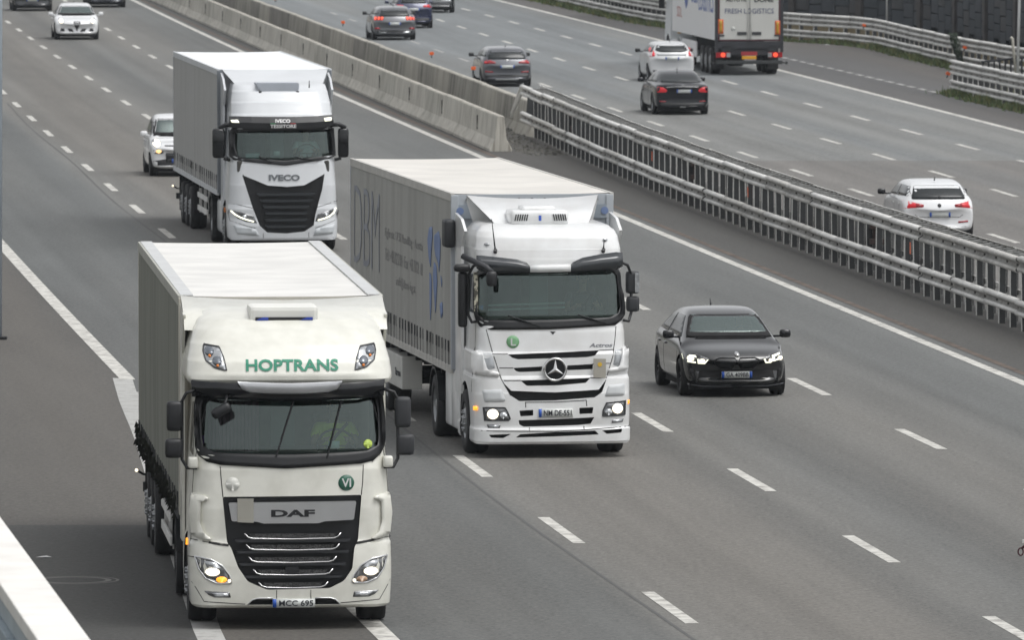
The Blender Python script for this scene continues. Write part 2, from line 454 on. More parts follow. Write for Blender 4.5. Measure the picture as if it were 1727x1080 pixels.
# ------------------------------------------------------------------ ground and carriageways
YS = [-60, 0, 40, 80] + list(range(100, 480, 4)) + [490, 520, 580, 700, 900]
def ribbon(name, cols, mat, z=None, ys=YS, ref=lineS, smooth=True):
    """a sheet between functions of y; each column is (x function, z)"""
    vs, fs = [], []
    for y in ys:
        for fx, fz in cols: vs.append((fx(y), y, fz(y) if callable(fz) else fz))
    n = len(cols)
    for i in range(len(ys) - 1):
        for k in range(n - 1): fs.append((i * n + k, i * n + k + 1, (i + 1) * n + k + 1, (i + 1) * n + k))
    o = obj(name, vs, fs, mat, None, smooth)
    uv = o.data.uv_layers.new(name='UVMap')
    for l_ in o.data.loops:
        v = o.data.vertices[l_.vertex_index].co; uv.data[l_.index].uv = (v.x - ref(v.y) + 30, v.y)
    return o
AS1 = asphalt('asphalt_left', (.119, .126, .125), (.136, .129, .117), lanes=[(14, .90, .1), (18.0, .86, .1), (18.5, 1.08, .55), (20.5, .98, .65), (22.4, 1.1, .5), (24.2, .95, .25), (26.0, 1.04, .4), (28, .93, .2), (30.4, .90, .2)])
AS2 = asphalt('asphalt_right', (.160, .171, .175), (.164, .166, .160), .14, .14)
AS2B = asphalt('asphalt_right_old', (.140, .143, .141), (.144, .138, .130), .12, .12)
AS3 = asphalt('asphalt_shoulder', (.084, .081, .075), (.092, .086, .077), .05, .16)
AS4 = asphalt('asphalt_median', (.074, .074, .070), (.068, .065, .060), .06, .2)
AS5 = asphalt('asphalt_layby', (.084, .084, .084), (.092, .086, .080), .08, .14)
EARTH = M('verge_earth', (.075, .085, .045), .95, var=.5, scale=.6, bump=.6, bscale=8)
gr = obj('ground', [(-1500, -800, -.75), (1500, -800, -.75), (1500, 3200, -.75), (-1500, 3200, -.75)], [(0, 1, 2, 3)], EARTH)
tag(gr, kind='structure')
road = ribbon('road', [(lambda y: lineD(y) - .05, 0), (line3, 0), (line2, 0), (line1, 0), (lambda y: lineS(y) + .3, 0)], AS1); tag(road, kind='structure')
sh = ribbon('hard_shoulder', [(lambda y: lineD(y) - 14, -.2), (lambda y: lineD(y) - 9, -.002), (lambda y: lineD(y) - 4, 0), (lambda y: lineD(y) - .05, 0)], AS3); tag(sh, kind='structure')
md = ribbon('median_strip', [(lambda y: lineS(y) + .3, 0), (lambda y: (lineS(y) + .3 + med(y)) / 2, 0), (med, 0), (lambda y: med(y) + .75, -.27), (lambda y: med(y) + 1.7, ZR)], AS4); tag(md, kind='structure')
JOINT = 268
ysn = [y for y in YS if y < JOINT] + [JOINT]; ysf = [JOINT] + [y for y in YS if y > JOINT]
c2 = [(lambda y: med(y) + 1.7, ZR), (lambda y: (med(y) + 1.7 + lineRE(y)) / 2, ZR), (lambda y: lineRE(y) + .1, ZR)]
ro2 = ribbon('carriageway_road', c2, AS2, ys=ysf); tag(ro2, kind='structure')
ro3 = ribbon('older_carriageway_road', c2, AS2B, ys=ysn); tag(ro3, kind='structure')
OG = smooth_path([(-14, 620), (-5, 520), (1.75, 458), (4.05, 436), (6.3, 416), (8.8, 403), (11.45, 391), (14.4, 382.5), (15.7, 368), (16.95, 353), (18.6, 339), (20.4, 325)])
OB = smooth_path([(15.25, 325.5), (15.55, 322), (16.0, 317), (17.05, 307), (19.7, 281), (23.3, 248), (34, 150), (58, -60)])
_e = sorted([(y, x) for x, y in OG if y > 326] + [(y, x) for x, y in OB if y < 322])
edge = interp([(-60, 58)] + _e + [(900, -42)])
lay = ribbon('layby_road', [(lambda y: lineRE(y) + .1, ZR), (lambda y: (lineRE(y) + .1 + edge(y)) / 2, ZR), (lambda y: edge(y) + .1, ZR)], AS5, ys=[-60, 60] + list(range(120, 480, 3)) + [520, 600, 900]); tag(lay, kind='structure')
vg = ribbon('verge_ground', [(lambda y: edge(y) + .1, ZR), (lambda y: edge(y) + 4, ZR - .05), (lambda y: edge(y) + 300, ZR - .05)], EARTH, ys=[-60, 60] + list(range(120, 480, 3)) + [520, 600, 900]); tag(vg, kind='structure')

# ------------------------------------------------------------------ painted lines
def paint(name, col, wear):
    m = bpy.data.materials.new(name); m.use_nodes = True
    n, l = m.node_tree.nodes, m.node_tree.links; b = n['Principled BSDF']; b.inputs['Roughness'].default_value = .7
    g = n.new('ShaderNodeNewGeometry'); z = n.new('ShaderNodeTexNoise'); z.inputs['Scale'].default_value = 3.2; z.inputs['Detail'].default_value = 8; z.inputs['Roughness'].default_value = .7
    l.new(g.outputs['Position'], z.inputs['Vector'])
    r = n.new('ShaderNodeMapRange'); r.inputs['From Min'].default_value = .62 - wear; r.inputs['From Max'].default_value = .74 - wear * .3
    l.new(z.outputs['Fac'], r.inputs['Value'])
    x = n.new('ShaderNodeMix'); x.data_type = 'RGBA'; x.inputs[6].default_value = (*col, 1); x.inputs[7].default_value = (.20, .19, .175, 1)
    l.new(r.outputs[0], x.inputs[0]); l.new(x.outputs[2], b.inputs['Base Color']); return m
WP = paint('white_road_paint', (.58, .57, .53), .19)
WPW = paint('worn_road_paint', (.42, .42, .41), .25)
WPF = paint('faded_road_paint', (.40, .40, .385), .12)
dash_me = mesh('lane_dash', [(-.085, -2.25, 0), (.085, -2.25, 0), (.085, 2.25, 0), (-.085, 2.25, 0)], [(0, 1, 2, 3)], WP)
dash_fa = mesh('lane_dash', [(-.075, -2.25, 0), (.075, -2.25, 0), (.075, 2.25, 0), (-.075, 2.25, 0)], [(0, 1, 2, 3)], WPW)
def dashes(fx, centres, period, y0, y1, z, parent, me=dash_me):
    c = centres
    ys = []; y = c
    while y < y1: ys.append(y); y += period
    y = c - period
    while y > y0: ys.append(y); y -= period
    for y in ys:
        a = math.atan2(fx(y + 2) - fx(y - 2), 4)
        o = put('lane_dash', me, parent, (fx(y), y, z), (0, 0, -a))
dashes(line3, 129.1, 12.1, 96, 330, .005, road)
dashes(line2, 138.4, 12.45, 96, 450, .005, road)
dashes(line1, 159.7, 12.7, 110, 450, .005, road)
dashes(lineR1, 272.2, 12.4, 190, 352, ZR + .005, ro2)
dashes(lineR2, 282.5, 11.8, 215, 440, ZR + .005, ro2)
dashes(lineR3, 325.4, 11.85, 240, 470, ZR + .005, ro2)
dashes(lambda y: lineR1(y) - .35, 340.5, 12, 330, 440, ZR + .005, ro2, dash_fa)
def solid(name, fx, w, y0, y1, z, mat, parent, step=4):
    ys = [y0 + k * step for k in range(int((y1 - y0) / step) + 1)]
    vs = [(fx(y) + s * w / 2, y, z) for y in ys for s in (-1, 1)]
    return obj(name, vs, [(2 * i, 2 * i + 1, 2 * i + 3, 2 * i + 2) for i in range(len(ys) - 1)], mat, parent)
solid('edge_line', lineS, .21, 100, 480, .005, WP, road)
solid('edge_line', lineD, .26, 161.6, 261, .005, WP, road, 3)
solid('edge_line', lineD, .26, 60, 122, .005, WP, road)
solid('faded_line', lineD, .26, 122, 161.6, .004, WPF, road, 3.3)
solid('edge_line', lineRE, .25, 230, 500, ZR + .005, WP, ro2)
d2 = interp([(100, -2.7), (113.8, -3.74), (134.3, -5.02), (148.2, -5.88), (155.4, -6.39), (162.1, -6.80)])
solid('faded_line', d2, .34, 99, 162.1, .003, WPF, sh, 3)
rd = interp([(300, 17.6), (323.3, 15.19), (368.1, 10.63), (400, 7.4)])
for k in range(20):
    y = 324.5 + k * 2.65
    if random.random() < .9:
        put('lane_dash', mesh('worn_dash', [(-.10, -.85 - random.random() * .3, 0), (.10, -.75, 0), (.10, .75, 0), (-.10, .7 + random.random() * .3, 0)], [(0, 1, 2, 3)], WPW), lay, (rd(y), y, ZR + .006), (0, 0, .102))
# tar seams along the lane joints
TAR = M('tar_seam', (.085, .085, .083), .8)
solid('tar_seam', lambda y: line3(y) - .30 + .05 * math.sin(y * .13), .05, 100, 300, .003, TAR, road)
solid('tar_seam', lambda y: lineS(y) + .42, .14, 100, 470, .003, M('dirt_line', (.13, .10, .08), .9, var=.5, scale=2), md)
# manhole ring on the shoulder
mh = MB()
for r0, r1_ in ((.42, .50), (.56, .60)):
    n = 40; vs = [(r * math.cos(2 * math.pi * k / n), r * math.sin(2 * math.pi * k / n), .004) for k in range(n) for r in (r0, r1_)]
    mh.add(vs, [(2 * k, 2 * k + 1, (2 * k + 3) % (2 * n), (2 * k + 2) % (2 * n)) for k in range(n)])
mo = mh.done('manhole_cover', M('manhole_iron', (.16, .155, .145), .7)); mo.location = (-5.72, 121.0, 0)
tag(mo, 'round iron manhole ring set in the dark shoulder left of the nearest cream lorry', 'manhole')
def litter(x, y, z, s, lab, col):
    vs = [(-s, 0, .005), (-.2 * s, -s * .8, .012), (s, .1 * s, .006), (.3 * s, s * .9, .02 + .2 * (s > .2) * s), (-.4 * s, .6 * s, .012)]
    o = obj('litter', vs, [(0, 1, 4), (1, 2, 3), (1, 3, 4)], M('litter_' + lab[:5], col, .7)); o.location = (x, y, z + .005)
    tag(o, lab, 'litter', 'scraps of litter on the asphalt')
pat = solid('darker_patch', lambda y: d2(y) - 2.6, 4.9, 97, 130, .002, asphalt('asphalt_patch', (.052, .053, .052), (.058, .056, .052), .05, .3), sh, 3)  # darker sheet over part of the shoulder
litter(-6.28, 124.5, 0, .11, 'small pale scrap of litter flat on the shoulder near the white parapet', (.5, .5, .5))
litter(1.66, 264.5, .0, .28, 'crumpled white litter on the gravel at the end of the concrete barrier', (.6, .6, .62))
litter(13.0, 384.8, ZR, .16, 'white scrap of litter on the lay-by below the far bend of the crash barrier', (.7, .7, .7))

# ------------------------------------------------------------------ concrete barriers
CON = weathered('concrete_barrier', (.58, .56, .50), (.27, .25, .215), .75, sx=(11, 11, .5))
CTOP = weathered('concrete_top', (.44, .42, .375), (.22, .21, .18), .8)  # top faces darkened in colour to offset the sky light they catch
CTWO = weathered('patched_concrete', (.40, .385, .34), (.19, .18, .155), .7, sx=(3, 3, .3))
CTRI = weathered('grey_concrete', (.27, .26, .235), (.11, .105, .095), .8, sx=(6, 6, .3))
COND = weathered('dirty_concrete', (.32, .31, .275), (.13, .125, .11), .8, sx=(2.4, 2.4, .4))
IRON = M('bracket_iron', (.05, .045, .04), .7, var=.4)
prof = [(-.32, -.35), (-.32, .07), (-.17, .34), (-.10, .97), (-.07, 1.0), (.07, 1.0), (.10, .97), (.17, .34), (.32, .07), (.32, -.35)]
def barrier_mesh(name, L, mat, prof):
    mb = MB(); n = len(prof); g = .035
    ys = [0, .03, L - .03, L]
    for j, y in enumerate(ys):
        k = .94 if j in (0, 3) else 1.
        mb.v += [(x * k, y, z if k == 1 else z - .02) for x, z in prof]
    for j in range(3):
        for i in range(n):
            mb.f.append((j * n + i, (j + 1) * n + i, (j + 1) * n + (i + 1) % n, j * n + (i + 1) % n)); mb.mi.append(1 if 3 <= i <= 5 else 0)
    mb.f.append(tuple(range(n))); mb.mi.append(0); mb.f.append(tuple(range(3 * n, 4 * n))[::-1]); mb.mi.append(0)
    return mb.me(name, [mat, CTOP])
def concrete_row(name, label, fx, y0, y1, z, mat, me):
    path = [(fx(y), y) for y in range(int(y0), int(y1), 2)]
    w = walk(path, 6.0)
    t = thing(name, label, 'concrete barrier', (w[0][0].x, w[0][0].y, z), 0)
    for i, (p, a) in enumerate(w[:-1]):
        q = w[i + 1][0]; a = math.atan2(q.y - p.y, q.x - p.x) - math.pi / 2
        b = put('barrier_block', random.choice(me), t, (p.x - w[0][0].x, p.y - w[0][0].y, random.uniform(-.012, .012)), (0, 0, a + random.uniform(-.002, .002)))
        if name == 'concrete_barrier' and i % 2 == 0:
            br = put('joint_bracket', brk, b, (-.135, 5.86, .62))
    return t
mb = MB(); mb.box(-.03, 0, -.03, .03, -.14, .2); mb.box(-.035, 0, -.26, .03, -.2, -.14)
brk = mb.me('joint_bracket', [IRON])
bm1 = barrier_mesh('barrier_block', 5.975, CON, prof)
bm2 = barrier_mesh('barrier_block', 5.975, COND, [(x * 1.05, z * 1.12) for x, z in prof])
concrete_row('concrete_barrier', 'pale stepped concrete barrier of long blocks beside the solid white line', lambda y: njf(y) + .32, 261.8, 470, 0, CON, [bm1, bm1, barrier_mesh('barrier_block', 5.975, weathered('front_concrete_b', (.52, .505, .45), (.24, .225, .19), .8, sx=(7, 7, .5)), prof)])
concrete_row('rear_concrete_barrier', 'stained grey concrete barrier standing behind the pale one, darker and streaked', lambda y: njf(y) + 3.05, 279, 470, -.38, COND, [bm2, bm2] + [barrier_mesh('barrier_block', 5.975, m_, [(x * 1.05, z * 1.12) for x, z in prof]) for m_ in (CTWO, CTRI)])
# end key of the front barrier: groove plate
ek = MB(); ek.box(-.03, .03, -.06, .0, .02, .86); ek.box(-.06, .06, -.09, -.02, .78, .86)
e_ = ek.done('end_coupling', IRON); e_.location = (njf(262) + .33, 261.8, 0); e_.parent = bpy.data.objects['concrete_barrier']; e_.location = Vector(e_.location) - bpy.data.objects['concrete_barrier'].location
# rubble behind the barrier end
rb = MB(); rnd = random.Random(3)
for k in range(1500):
    y = rnd.uniform(258, 300); x0, x1 = njf(y) + .5, njf(y) + 2.7
    if y < 274: x0 = njf(y) - .1 + (274 - y) * .06; x1 = min(x1, gb(y) - .1)
    if x1 <= x0: continue
    x = rnd.uniform(x0, x1); s = rnd.uniform(.015, .06) * (1.5 if rnd.random() < .06 else 1)
    zz = 0 if x < med(y) else -.27 * min(1, (x - med(y)) / .75)
    vs = [(x + s * rnd.uniform(.6, 1.3) * dx, y + s * rnd.uniform(.6, 1.3) * dy, zz + (s * rnd.uniform(.5, 1) if dz else -.01)) for dx, dy, dz in ((-1, -1, 0), (1, -1, 0), (1, 1, 0), (-1, 1, 0), (-.3, -.4, 1), (.4, .3, 1))]
    rb.k = 0 if rnd.random() < .6 else 1
    rb.add(vs, [(0, 1, 4), (1, 5, 4), (1, 2, 5), (2, 3, 5), (3, 4, 5), (3, 0, 4)])
ro = rb.done('rubble_gravel', [M('rubble_grey', (.14, .135, .12), .9, var=.5, scale=5), M('rubble_dark', (.06, .058, .05), .95, var=.4)]); tag(ro, 'grey gravel and dirt gathered behind the end of the concrete barrier', kind='stuff')

# orange reflectors on the rear concrete barrier
dm = MB(); dm.box(-.075, .075, -.03, .03, .04, .15, .012); dm.k = 1; dm.box(-.02, .02, -.02, .02, -.06, .06)
dme = dm.me('reflector', [ORANGE, STEELD])
where = ['on the stained barrier near the top edge of the picture', 'on the stained barrier just left of the grey hatchback with lit brake lamps', 'on the stained barrier midway between the two grey hatchbacks', 'on the stained barrier touching the left flank of the nearer grey hatchback', 'at the end of the stained barrier beside the crash barrier tip']
for (y, lab) in zip((404, 364.5, 323.0, 306.5, 285.5), where):
    o = put('orange_reflector', dme, None, (njf(y) + 3.2 + (.35 if y > 300 else .1), y, .83 if y != 285.5 else .78), (0, 0, .1))
    tag(o, 'orange reflector ' + lab, 'reflector', 'orange reflectors on the median barriers')

# ------------------------------------------------------------------ steel crash barriers
def beam_prof(ridges):
    """corrugated profile (x, z), ridges at 0.2 m pitch, x < 0 towards the traffic"""
    p = []; top = (ridges - 1) * .1 + .055
    p.append((0, top)); 
    for k in range(ridges):
        z = (ridges - 1) * .1 - k * .2
        p += [(-.045, z + .047), (-.077, z + .028), (-.085, z), (-.077, z - .028), (-.045, z - .047)]
        if k < ridges - 1: p += [(-.008, z - .075), (0, z - .1), (-.008, z - .125)]
    p.append((0, -top)); return p
SHADE_GRIME = M('beam_shade_grime', (.34, .335, .315), .75, var=.35, scale=4)  # valley faces: recess shade put into the colour along with dirt
def beam_mesh(name, ridges, L, side=-1):
    p = beam_prof(ridges); loop = [(x * -side, z) for x, z in p] + [((x + .012) * -side, z) for x, z in p[::-1]]
    n = len(loop); mb = MB()
    for y, dx in ((0, 0), (L, 0)): mb.v += [(x + dx, y, z) for x, z in loop]
    for i in range(n):
        q = (i, i + n, (i + 1) % n + n, (i + 1) % n)
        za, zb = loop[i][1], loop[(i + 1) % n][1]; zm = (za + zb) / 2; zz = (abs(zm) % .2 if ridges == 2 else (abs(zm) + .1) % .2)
        shade_grime = i < len(p) - 1 and min(zz, .2 - zz) < .045
        mb.f.append(q if side == -1 else q[::-1]); mb.mi.append(2 if shade_grime else 0)
    for k in range(0, len(p) - 1):     # end faces as strips
        a, b, c, d = k, k + 1, n - 2 - k, n - 1 - k
        mb.f.append((a, b, c, d)); mb.f.append((d + n, c + n, b + n, a + n)); mb.mi += [0, 0]
    mb.k = 1                              # bolt heads in the valleys
    for zz in ([0] if ridges == 2 else [.1, -.1]):
        for yy in (.12, 1.33, 2.66): mb.box(*( (-.03, 0.0) if side == -1 else (0., .03)), yy - .03, yy + .03, zz - .02, zz + .02)
    me = mb.me(name, [STEEL, IRON, SHADE_GRIME]); me.polygons.foreach_set('use_smooth', [i < n for i in range(len(me.polygons))]); return me
STEELM = M('dull_post_steel', (.12, .122, .12), .6, metal=.2, var=.3, scale=4)
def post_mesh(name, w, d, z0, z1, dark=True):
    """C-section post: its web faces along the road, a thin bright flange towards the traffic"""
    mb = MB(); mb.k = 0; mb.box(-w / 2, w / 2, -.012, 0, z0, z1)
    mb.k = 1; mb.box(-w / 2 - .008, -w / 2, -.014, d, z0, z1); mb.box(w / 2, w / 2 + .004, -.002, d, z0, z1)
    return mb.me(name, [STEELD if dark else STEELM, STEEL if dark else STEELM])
STEELV = M('dull_beam_steel', (.56, .55, .52), .6, metal=.1, var=.3, scale=1.6)
PS, PL = 1.3333, 4.0
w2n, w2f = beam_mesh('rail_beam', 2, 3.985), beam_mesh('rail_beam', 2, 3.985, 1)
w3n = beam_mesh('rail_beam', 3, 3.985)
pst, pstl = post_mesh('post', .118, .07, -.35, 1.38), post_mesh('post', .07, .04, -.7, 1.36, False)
pgr = lambda p, y: p
gpath = [(gb_(y), y) for y in np.arange(275.3, 172, -1.5)] + [(gb(y), y) for y in np.arange(171.5, 148, -1.5)]
g = thing('median_guardrail', 'double-sided galvanised steel crash barrier with dense posts running along the median', 'crash barrier', (gb_(275.3), 275.3, 0))
def rel(p, z=0): return (p[0] - g.location.x, p[1] - g.location.y, z)
wb = walk(gpath, PL)
for i in range(len(wb) - 1):
    p, q = wb[i + 1][0], wb[i][0]; a = math.atan2(q.y - p.y, q.x - p.x) - math.pi / 2
    nx, ny = math.cos(a), math.sin(a)
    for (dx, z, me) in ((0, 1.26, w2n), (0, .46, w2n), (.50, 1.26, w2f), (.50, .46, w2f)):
        j = random.uniform(-.022, .022)
        put('rail_beam', me, g, rel((p.x + nx * (dx + j), p.y + ny * (dx + j)), z + random.uniform(-.012, .012)), (random.uniform(-.003, .003), 0, a + random.uniform(-.004, .004)))
        if random.random() < .35:
            ob_ = g.children[-1] if False else COL.objects[-1]; ob_.material_slots[0].link = 'OBJECT'; ob_.material_slots[0].material = STEELV
    if i % 8 == 3:
        s = put('damper_box', dmp, g, rel((p.x + nx * .1, p.y + ny * .1), .86), (0, 0, a)) if 'dmp' in globals() else None
        if s is None:
            mbx = MB(); mbx.box(-.02, .3, -.22, .22, .12, .22, .01); mbx.box(-.02, .3, -.22, .22, -.2, -.08, .01); mbx.box(.05, .2, -.12, .12, -.08, .12)
            dmp = mbx.me('damper_box', [M('rusty_steel', (.055, .035, .03), .8, var=.4, scale=8)])
            put('damper_box', dmp, g, rel((p.x + nx * .1, p.y + ny * .1), .86), (0, 0, a))
lat = MB()
for i, (p, a) in enumerate(walk(gpath, PS)):
    if p.y > 272.3: continue
    a += math.pi; nx, ny = math.cos(a), math.sin(a)
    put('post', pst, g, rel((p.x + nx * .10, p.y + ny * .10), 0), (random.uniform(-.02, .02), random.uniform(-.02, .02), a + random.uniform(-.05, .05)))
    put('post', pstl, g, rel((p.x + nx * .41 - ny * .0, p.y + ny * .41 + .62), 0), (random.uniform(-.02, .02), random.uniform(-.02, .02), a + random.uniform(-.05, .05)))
    # zig-zag spacers on top
    tx, ty = -ny, nx
    for k in range(2):
        b0 = Vector((p.x + tx * (k * PS / 2), p.y + ty * (k * PS / 2), 1.372)) - g.location; b1 = b0 + Vector((nx * .5 + tx * PS / 2, ny * .5 + ty * PS / 2, 0))
        lat.tube([b0, b1], .018, 4); 
        b2 = b1 - Vector((tx * PS / 2, ty * PS / 2, 0)); lat.tube([b0 + Vector((tx * PS / 2, ty * PS / 2, 0)), b2], .014, 4)
    lat.box(*(lambda c: (c.x - .05, c.x + .05, c.y - .05, c.y + .05, 1.355, 1.40))(Vector((p.x + nx * .25, p.y + ny * .25, 0)) - g.location))
lo = lat.done('spacer_lattice', M('lattice_steel', (.30, .30, .29), .7, metal=.4, var=.4, scale=3), g); lo['kind'] = 'stuff'
# sloping end piece joining the upper beam to the lower one
p, a = wb[0]; a += math.pi
mb = MB(); pr = beam_prof(2)
for t in range(6):
    s = t / 5; off = Vector((-.30 * s, .9 * s, -.78 * s)) + Vector((gb_(275.3), 275.3, 1.26)) - g.location
    mb.v += [(off.x + x * (1 - .2 * s), off.y, off.z + z * (1 - .5 * s)) for x, z in pr] 
n = len(pr)
for t in range(5):
    for k in range(n - 1): mb.f.append((t * n + k, t * n + k + 1, (t + 1) * n + k + 1, (t + 1) * n + k)); mb.mi.append(0)
mb.done('end_piece', STEEL, g, True)
mb = MB(); mb.prism([(0, 0), (.30, 0), (.30, .9), (.06, .9)], 0, .02, 'y'); o = mb.done('end_plate', STEELD, g); o.location = (.1, .3, .38)
for (y, lab) in ((236.0, 'far'), (215.5, 'mid'), (189.6, 'near')):
    mb = MB(); mb.box(-.012, 0, -.055, .055, -.12, .12, .004)
    o = mb.done('orange_reflector', ORANGE); o.location = (gb(y) - .0 + .05, y, .88); o.rotation_euler = (0, 0, .07)
    tag(o, {'far': 'orange reflector strip on a median rail post, farthest of three, near the concrete end', 'mid': 'orange reflector strip on a median rail post, the middle one of three', 'near': 'orange reflector strip on a median rail post in front of the white hatchback'}[lab], 'reflector', 'orange reflectors on the median rail posts')

def outer_rail(name, label, path, pitch, ylim, g_z=ZR, extra=None):
    w = walk(path, 4.0); o0 = Vector((w[0][0].x, w[0][0].y, g_z))
    t = thing(name, label, 'crash barrier', o0)
    for i in range(len(w) - 1):
        q, p = w[i][0], w[i + 1][0]
        if not (ylim[0] < p.y < ylim[1]): continue
        a = math.atan2(q.y - p.y, q.x - p.x) - math.pi / 2
        L = (q - p).length / 4.0
        for z, me in ((.94, w3n), (.34, w2n)):
            b = put('rail_beam', me, t, (p.x - o0.x, p.y - o0.y, z + random.uniform(-.01, .01)), (0, 0, a)); b.scale = (1, L, 1)
    for p, a in walk(path, pitch):
        if not (ylim[0] < p.y < ylim[1]): continue
        put('post', pouter, t, (p.x - o0.x + .12, p.y - o0.y, 0), (0, 0, a + math.pi + random.uniform(-.05, .05)))
    return t
pouter = post_mesh('post', .15, .08, -.3, 1.15)
pathA = [(x + .12, y) for x, y in OG if 334 < y < 520]
outer_rail('bent_guardrail', 'three-ridged steel crash barrier that bends round the far lay-by below the dark wall', pathA, 1.5, (330, 480))
pathB = [(x + .12, y) for x, y in OB if 200 < y]
outer_rail('near_guardrail', 'three-ridged steel crash barrier with a free end, right of the lay-by behind the thin pole', pathB, PS, (215, 330))
for (x, y, z, lab) in ((14.35, 380.2, .95, 'small orange reflector on the far crash barrier at the bend'), (17.05, 351.0, .88, 'small orange reflector on the crash barrier beside the dark creeper'), (15.2, 325.0, .72, 'small orange reflector at the free end of the nearer crash barrier')):
    o = put('orange_reflector', dme, None, (x, y, ZR + z - .1), (0, .3, .2)); tag(o, lab, 'reflector', 'orange reflectors on the outer rails')
# ------------------------------------------------------------------ low wall and dark panel wall behind the rail
LOWM = weathered('low_wall_render', (.33, .27, .17), (.22, .19, .14), .5)
lw = [(x + 1.0, y + .4) for x, y in OG if 330 < y < 420]
def wall_strip(name, path, th, z0, z1, mat, parent=None):
    n = len(path); vs = []
    for i, (x, y) in enumerate(path):
        a, b = Vector(path[max(0, i - 1)]), Vector(path[min(n - 1, i + 1)]); d = (b - a).normalized(); nn = Vector((d.y, -d.x))
        if nn.x < 0: nn = -nn
        for q in (Vector((x, y)), Vector((x, y)) + nn * th):
            vs += [(q.x, q.y, z0), (q.x, q.y, z1)]
    fs = []
    for i in range(n - 1):
        k = 4 * i
        fs += [(k, k + 1, k + 5, k + 4), (k + 1, k + 3, k + 7, k + 5), (k + 3, k + 2, k + 6, k + 7)]
    fs += [(0, 2, 3, 1), (4 * n - 4, 4 * n - 3, 4 * n - 1, 4 * n - 2)]
    return obj(name, vs, fs, mat, parent)
o = wall_strip('low_wall', lw, .25, ZR - .3, ZR + .82, LOWM); tag(o, 'low sand-coloured wall seen through the gaps of the bent crash barrier', 'wall')
WPAN = [M('slate_panel_%d' % i, c, .85, var=.35, scale=1.3, bump=.4, bscale=9, stretch=(1, 1, .3)) for i, c in enumerate([(.052, .062, .076), (.060, .068, .082), (.046, .055, .067), (.066, .068, .074)])]
WPIL = M('wall_pillar', (.085, .078, .078), .9, var=.4, scale=1.5)
WJ = M('wall_joint', (.030, .035, .042), .9)
wp = smooth_path([(5.5, 432), (9.3, 414), (13.4, 401), (17.0, 390), (19.0, 374), (20.6, 358), (22.6, 340), (25.2, 318), (30, 280)])
wt = thing('retaining_wall', 'tall dark slate-coloured panel wall with brownish pillars behind the crash barriers', 'wall', (wp[0][0], wp[0][1], ZR))
bk = wall_strip('backing', [(x + .16, y + .05) for x, y in wp], .3, ZR - .4, 5.2, WJ); bk.parent = wt; bk.location = -wt.location
ww = walk(wp, 1.6); cnt = 0
pan_me = []
for i, mt in enumerate(WPAN):
    for w_ in (1.54,): mb = MB(); mb.box(-.07, .1, .02, w_, .012, .60, .015); pan_me.append(mb.me('panel', [mt]))
mb = MB(); mb.box(-.14, .1, .0, .6, 0, 5.6, .02); pil_me = mb.me('pillar', [WPIL])
for i in range(len(ww) - 1):
    q, p = ww[i][0], ww[i + 1][0]; a = math.atan2(q.y - p.y, q.x - p.x) - math.pi / 2
    if p.y < 322: continue
    for k in range(4):
        z = .35 + k * .625 + (.3 if i % 2 else 0)
        put('panel', random.choice(pan_me), wt, (p.x - wt.location.x + random.uniform(-.012, .012), p.y - wt.location.y, z), (0, 0, a)); cnt += 1
    if i % 5 == 2: put('pillar', pil_me, wt, (p.x - wt.location.x - .05, p.y - wt.location.y, 0), (0, 0, a))
up = MB()
for i in range(len(ww) - 1):
    q, p = ww[i][0], ww[i + 1][0]
    if p.y < 322: continue
    for z in (0.0 - .3, 2.9, 3.55, 4.2): up.box(p.x - wt.location.x - .02, p.x - wt.location.x + .12, p.y - wt.location.y + .02, p.y - wt.location.y + 1.5, z, z + .6)
uo = up.done('upper_panels', WPAN[1], wt); uo['kind'] = 'stuff'
# thin poles
def pole(x, y, z0, h, r, label, lean=0, blade=False):
    t = thing('thin_pole', label, 'pole', (x, y, z0))
    mb = MB(); mb.tube([(0, 0, 0), (lean * h, 0, h)], [r, r * .8], 10); mb.done('shaft', M('pole_paint', (.68, .69, .70), .5), t, True)
    mb = MB(); mb.box(-.12, .12, -.12, .12, -.02, .04, .01); mb.done('base_plate', STEELD, t)
    if blade:
        mb = MB(); mb.tube([(-.22, 0, 2.3), (-.16, 0, 2.25), (-.03, 0, 1.0)], [.05, .05, .035], 8); mb.done('sign_stub', M('pale_stub', (.5, .48, .42), .6), t, True)
pole((1498 - 863.5) / 15700 * 379, 380.5, ZR, 7.5, .035, 'thin pale pole behind the far crash barrier against the dark wall')
pole((1718 - 863.5) / 15700 * 312.5, 313.5, ZR, 8.5, .05, 'thin pale pole at the right picture edge behind the nearer crash barrier', lean=.02, blade=True)
# black netting between the two rails
NET = M('black_netting', (.014, .016, .02), .8, var=.4)
nt = thing('dark_fence', 'black slatted fence in the gap between the two overlapping crash barriers', 'fence', (16.6, 330, ZR))
for k in range(14):
    mb = MB(); mb.box(-.02, .02, 0, .52, .1, .98 + .012 * k, .004); mb.done('slat', NET, nt).location = (.06 + k * .21, -1.0 + k * .35 - k * .1, 0)
mb = MB(); mb.tube([(0, -1.2, 1.0), (3.1, 3.0, 1.2)], .04, 6); mb.done('top_bar', NET, nt)
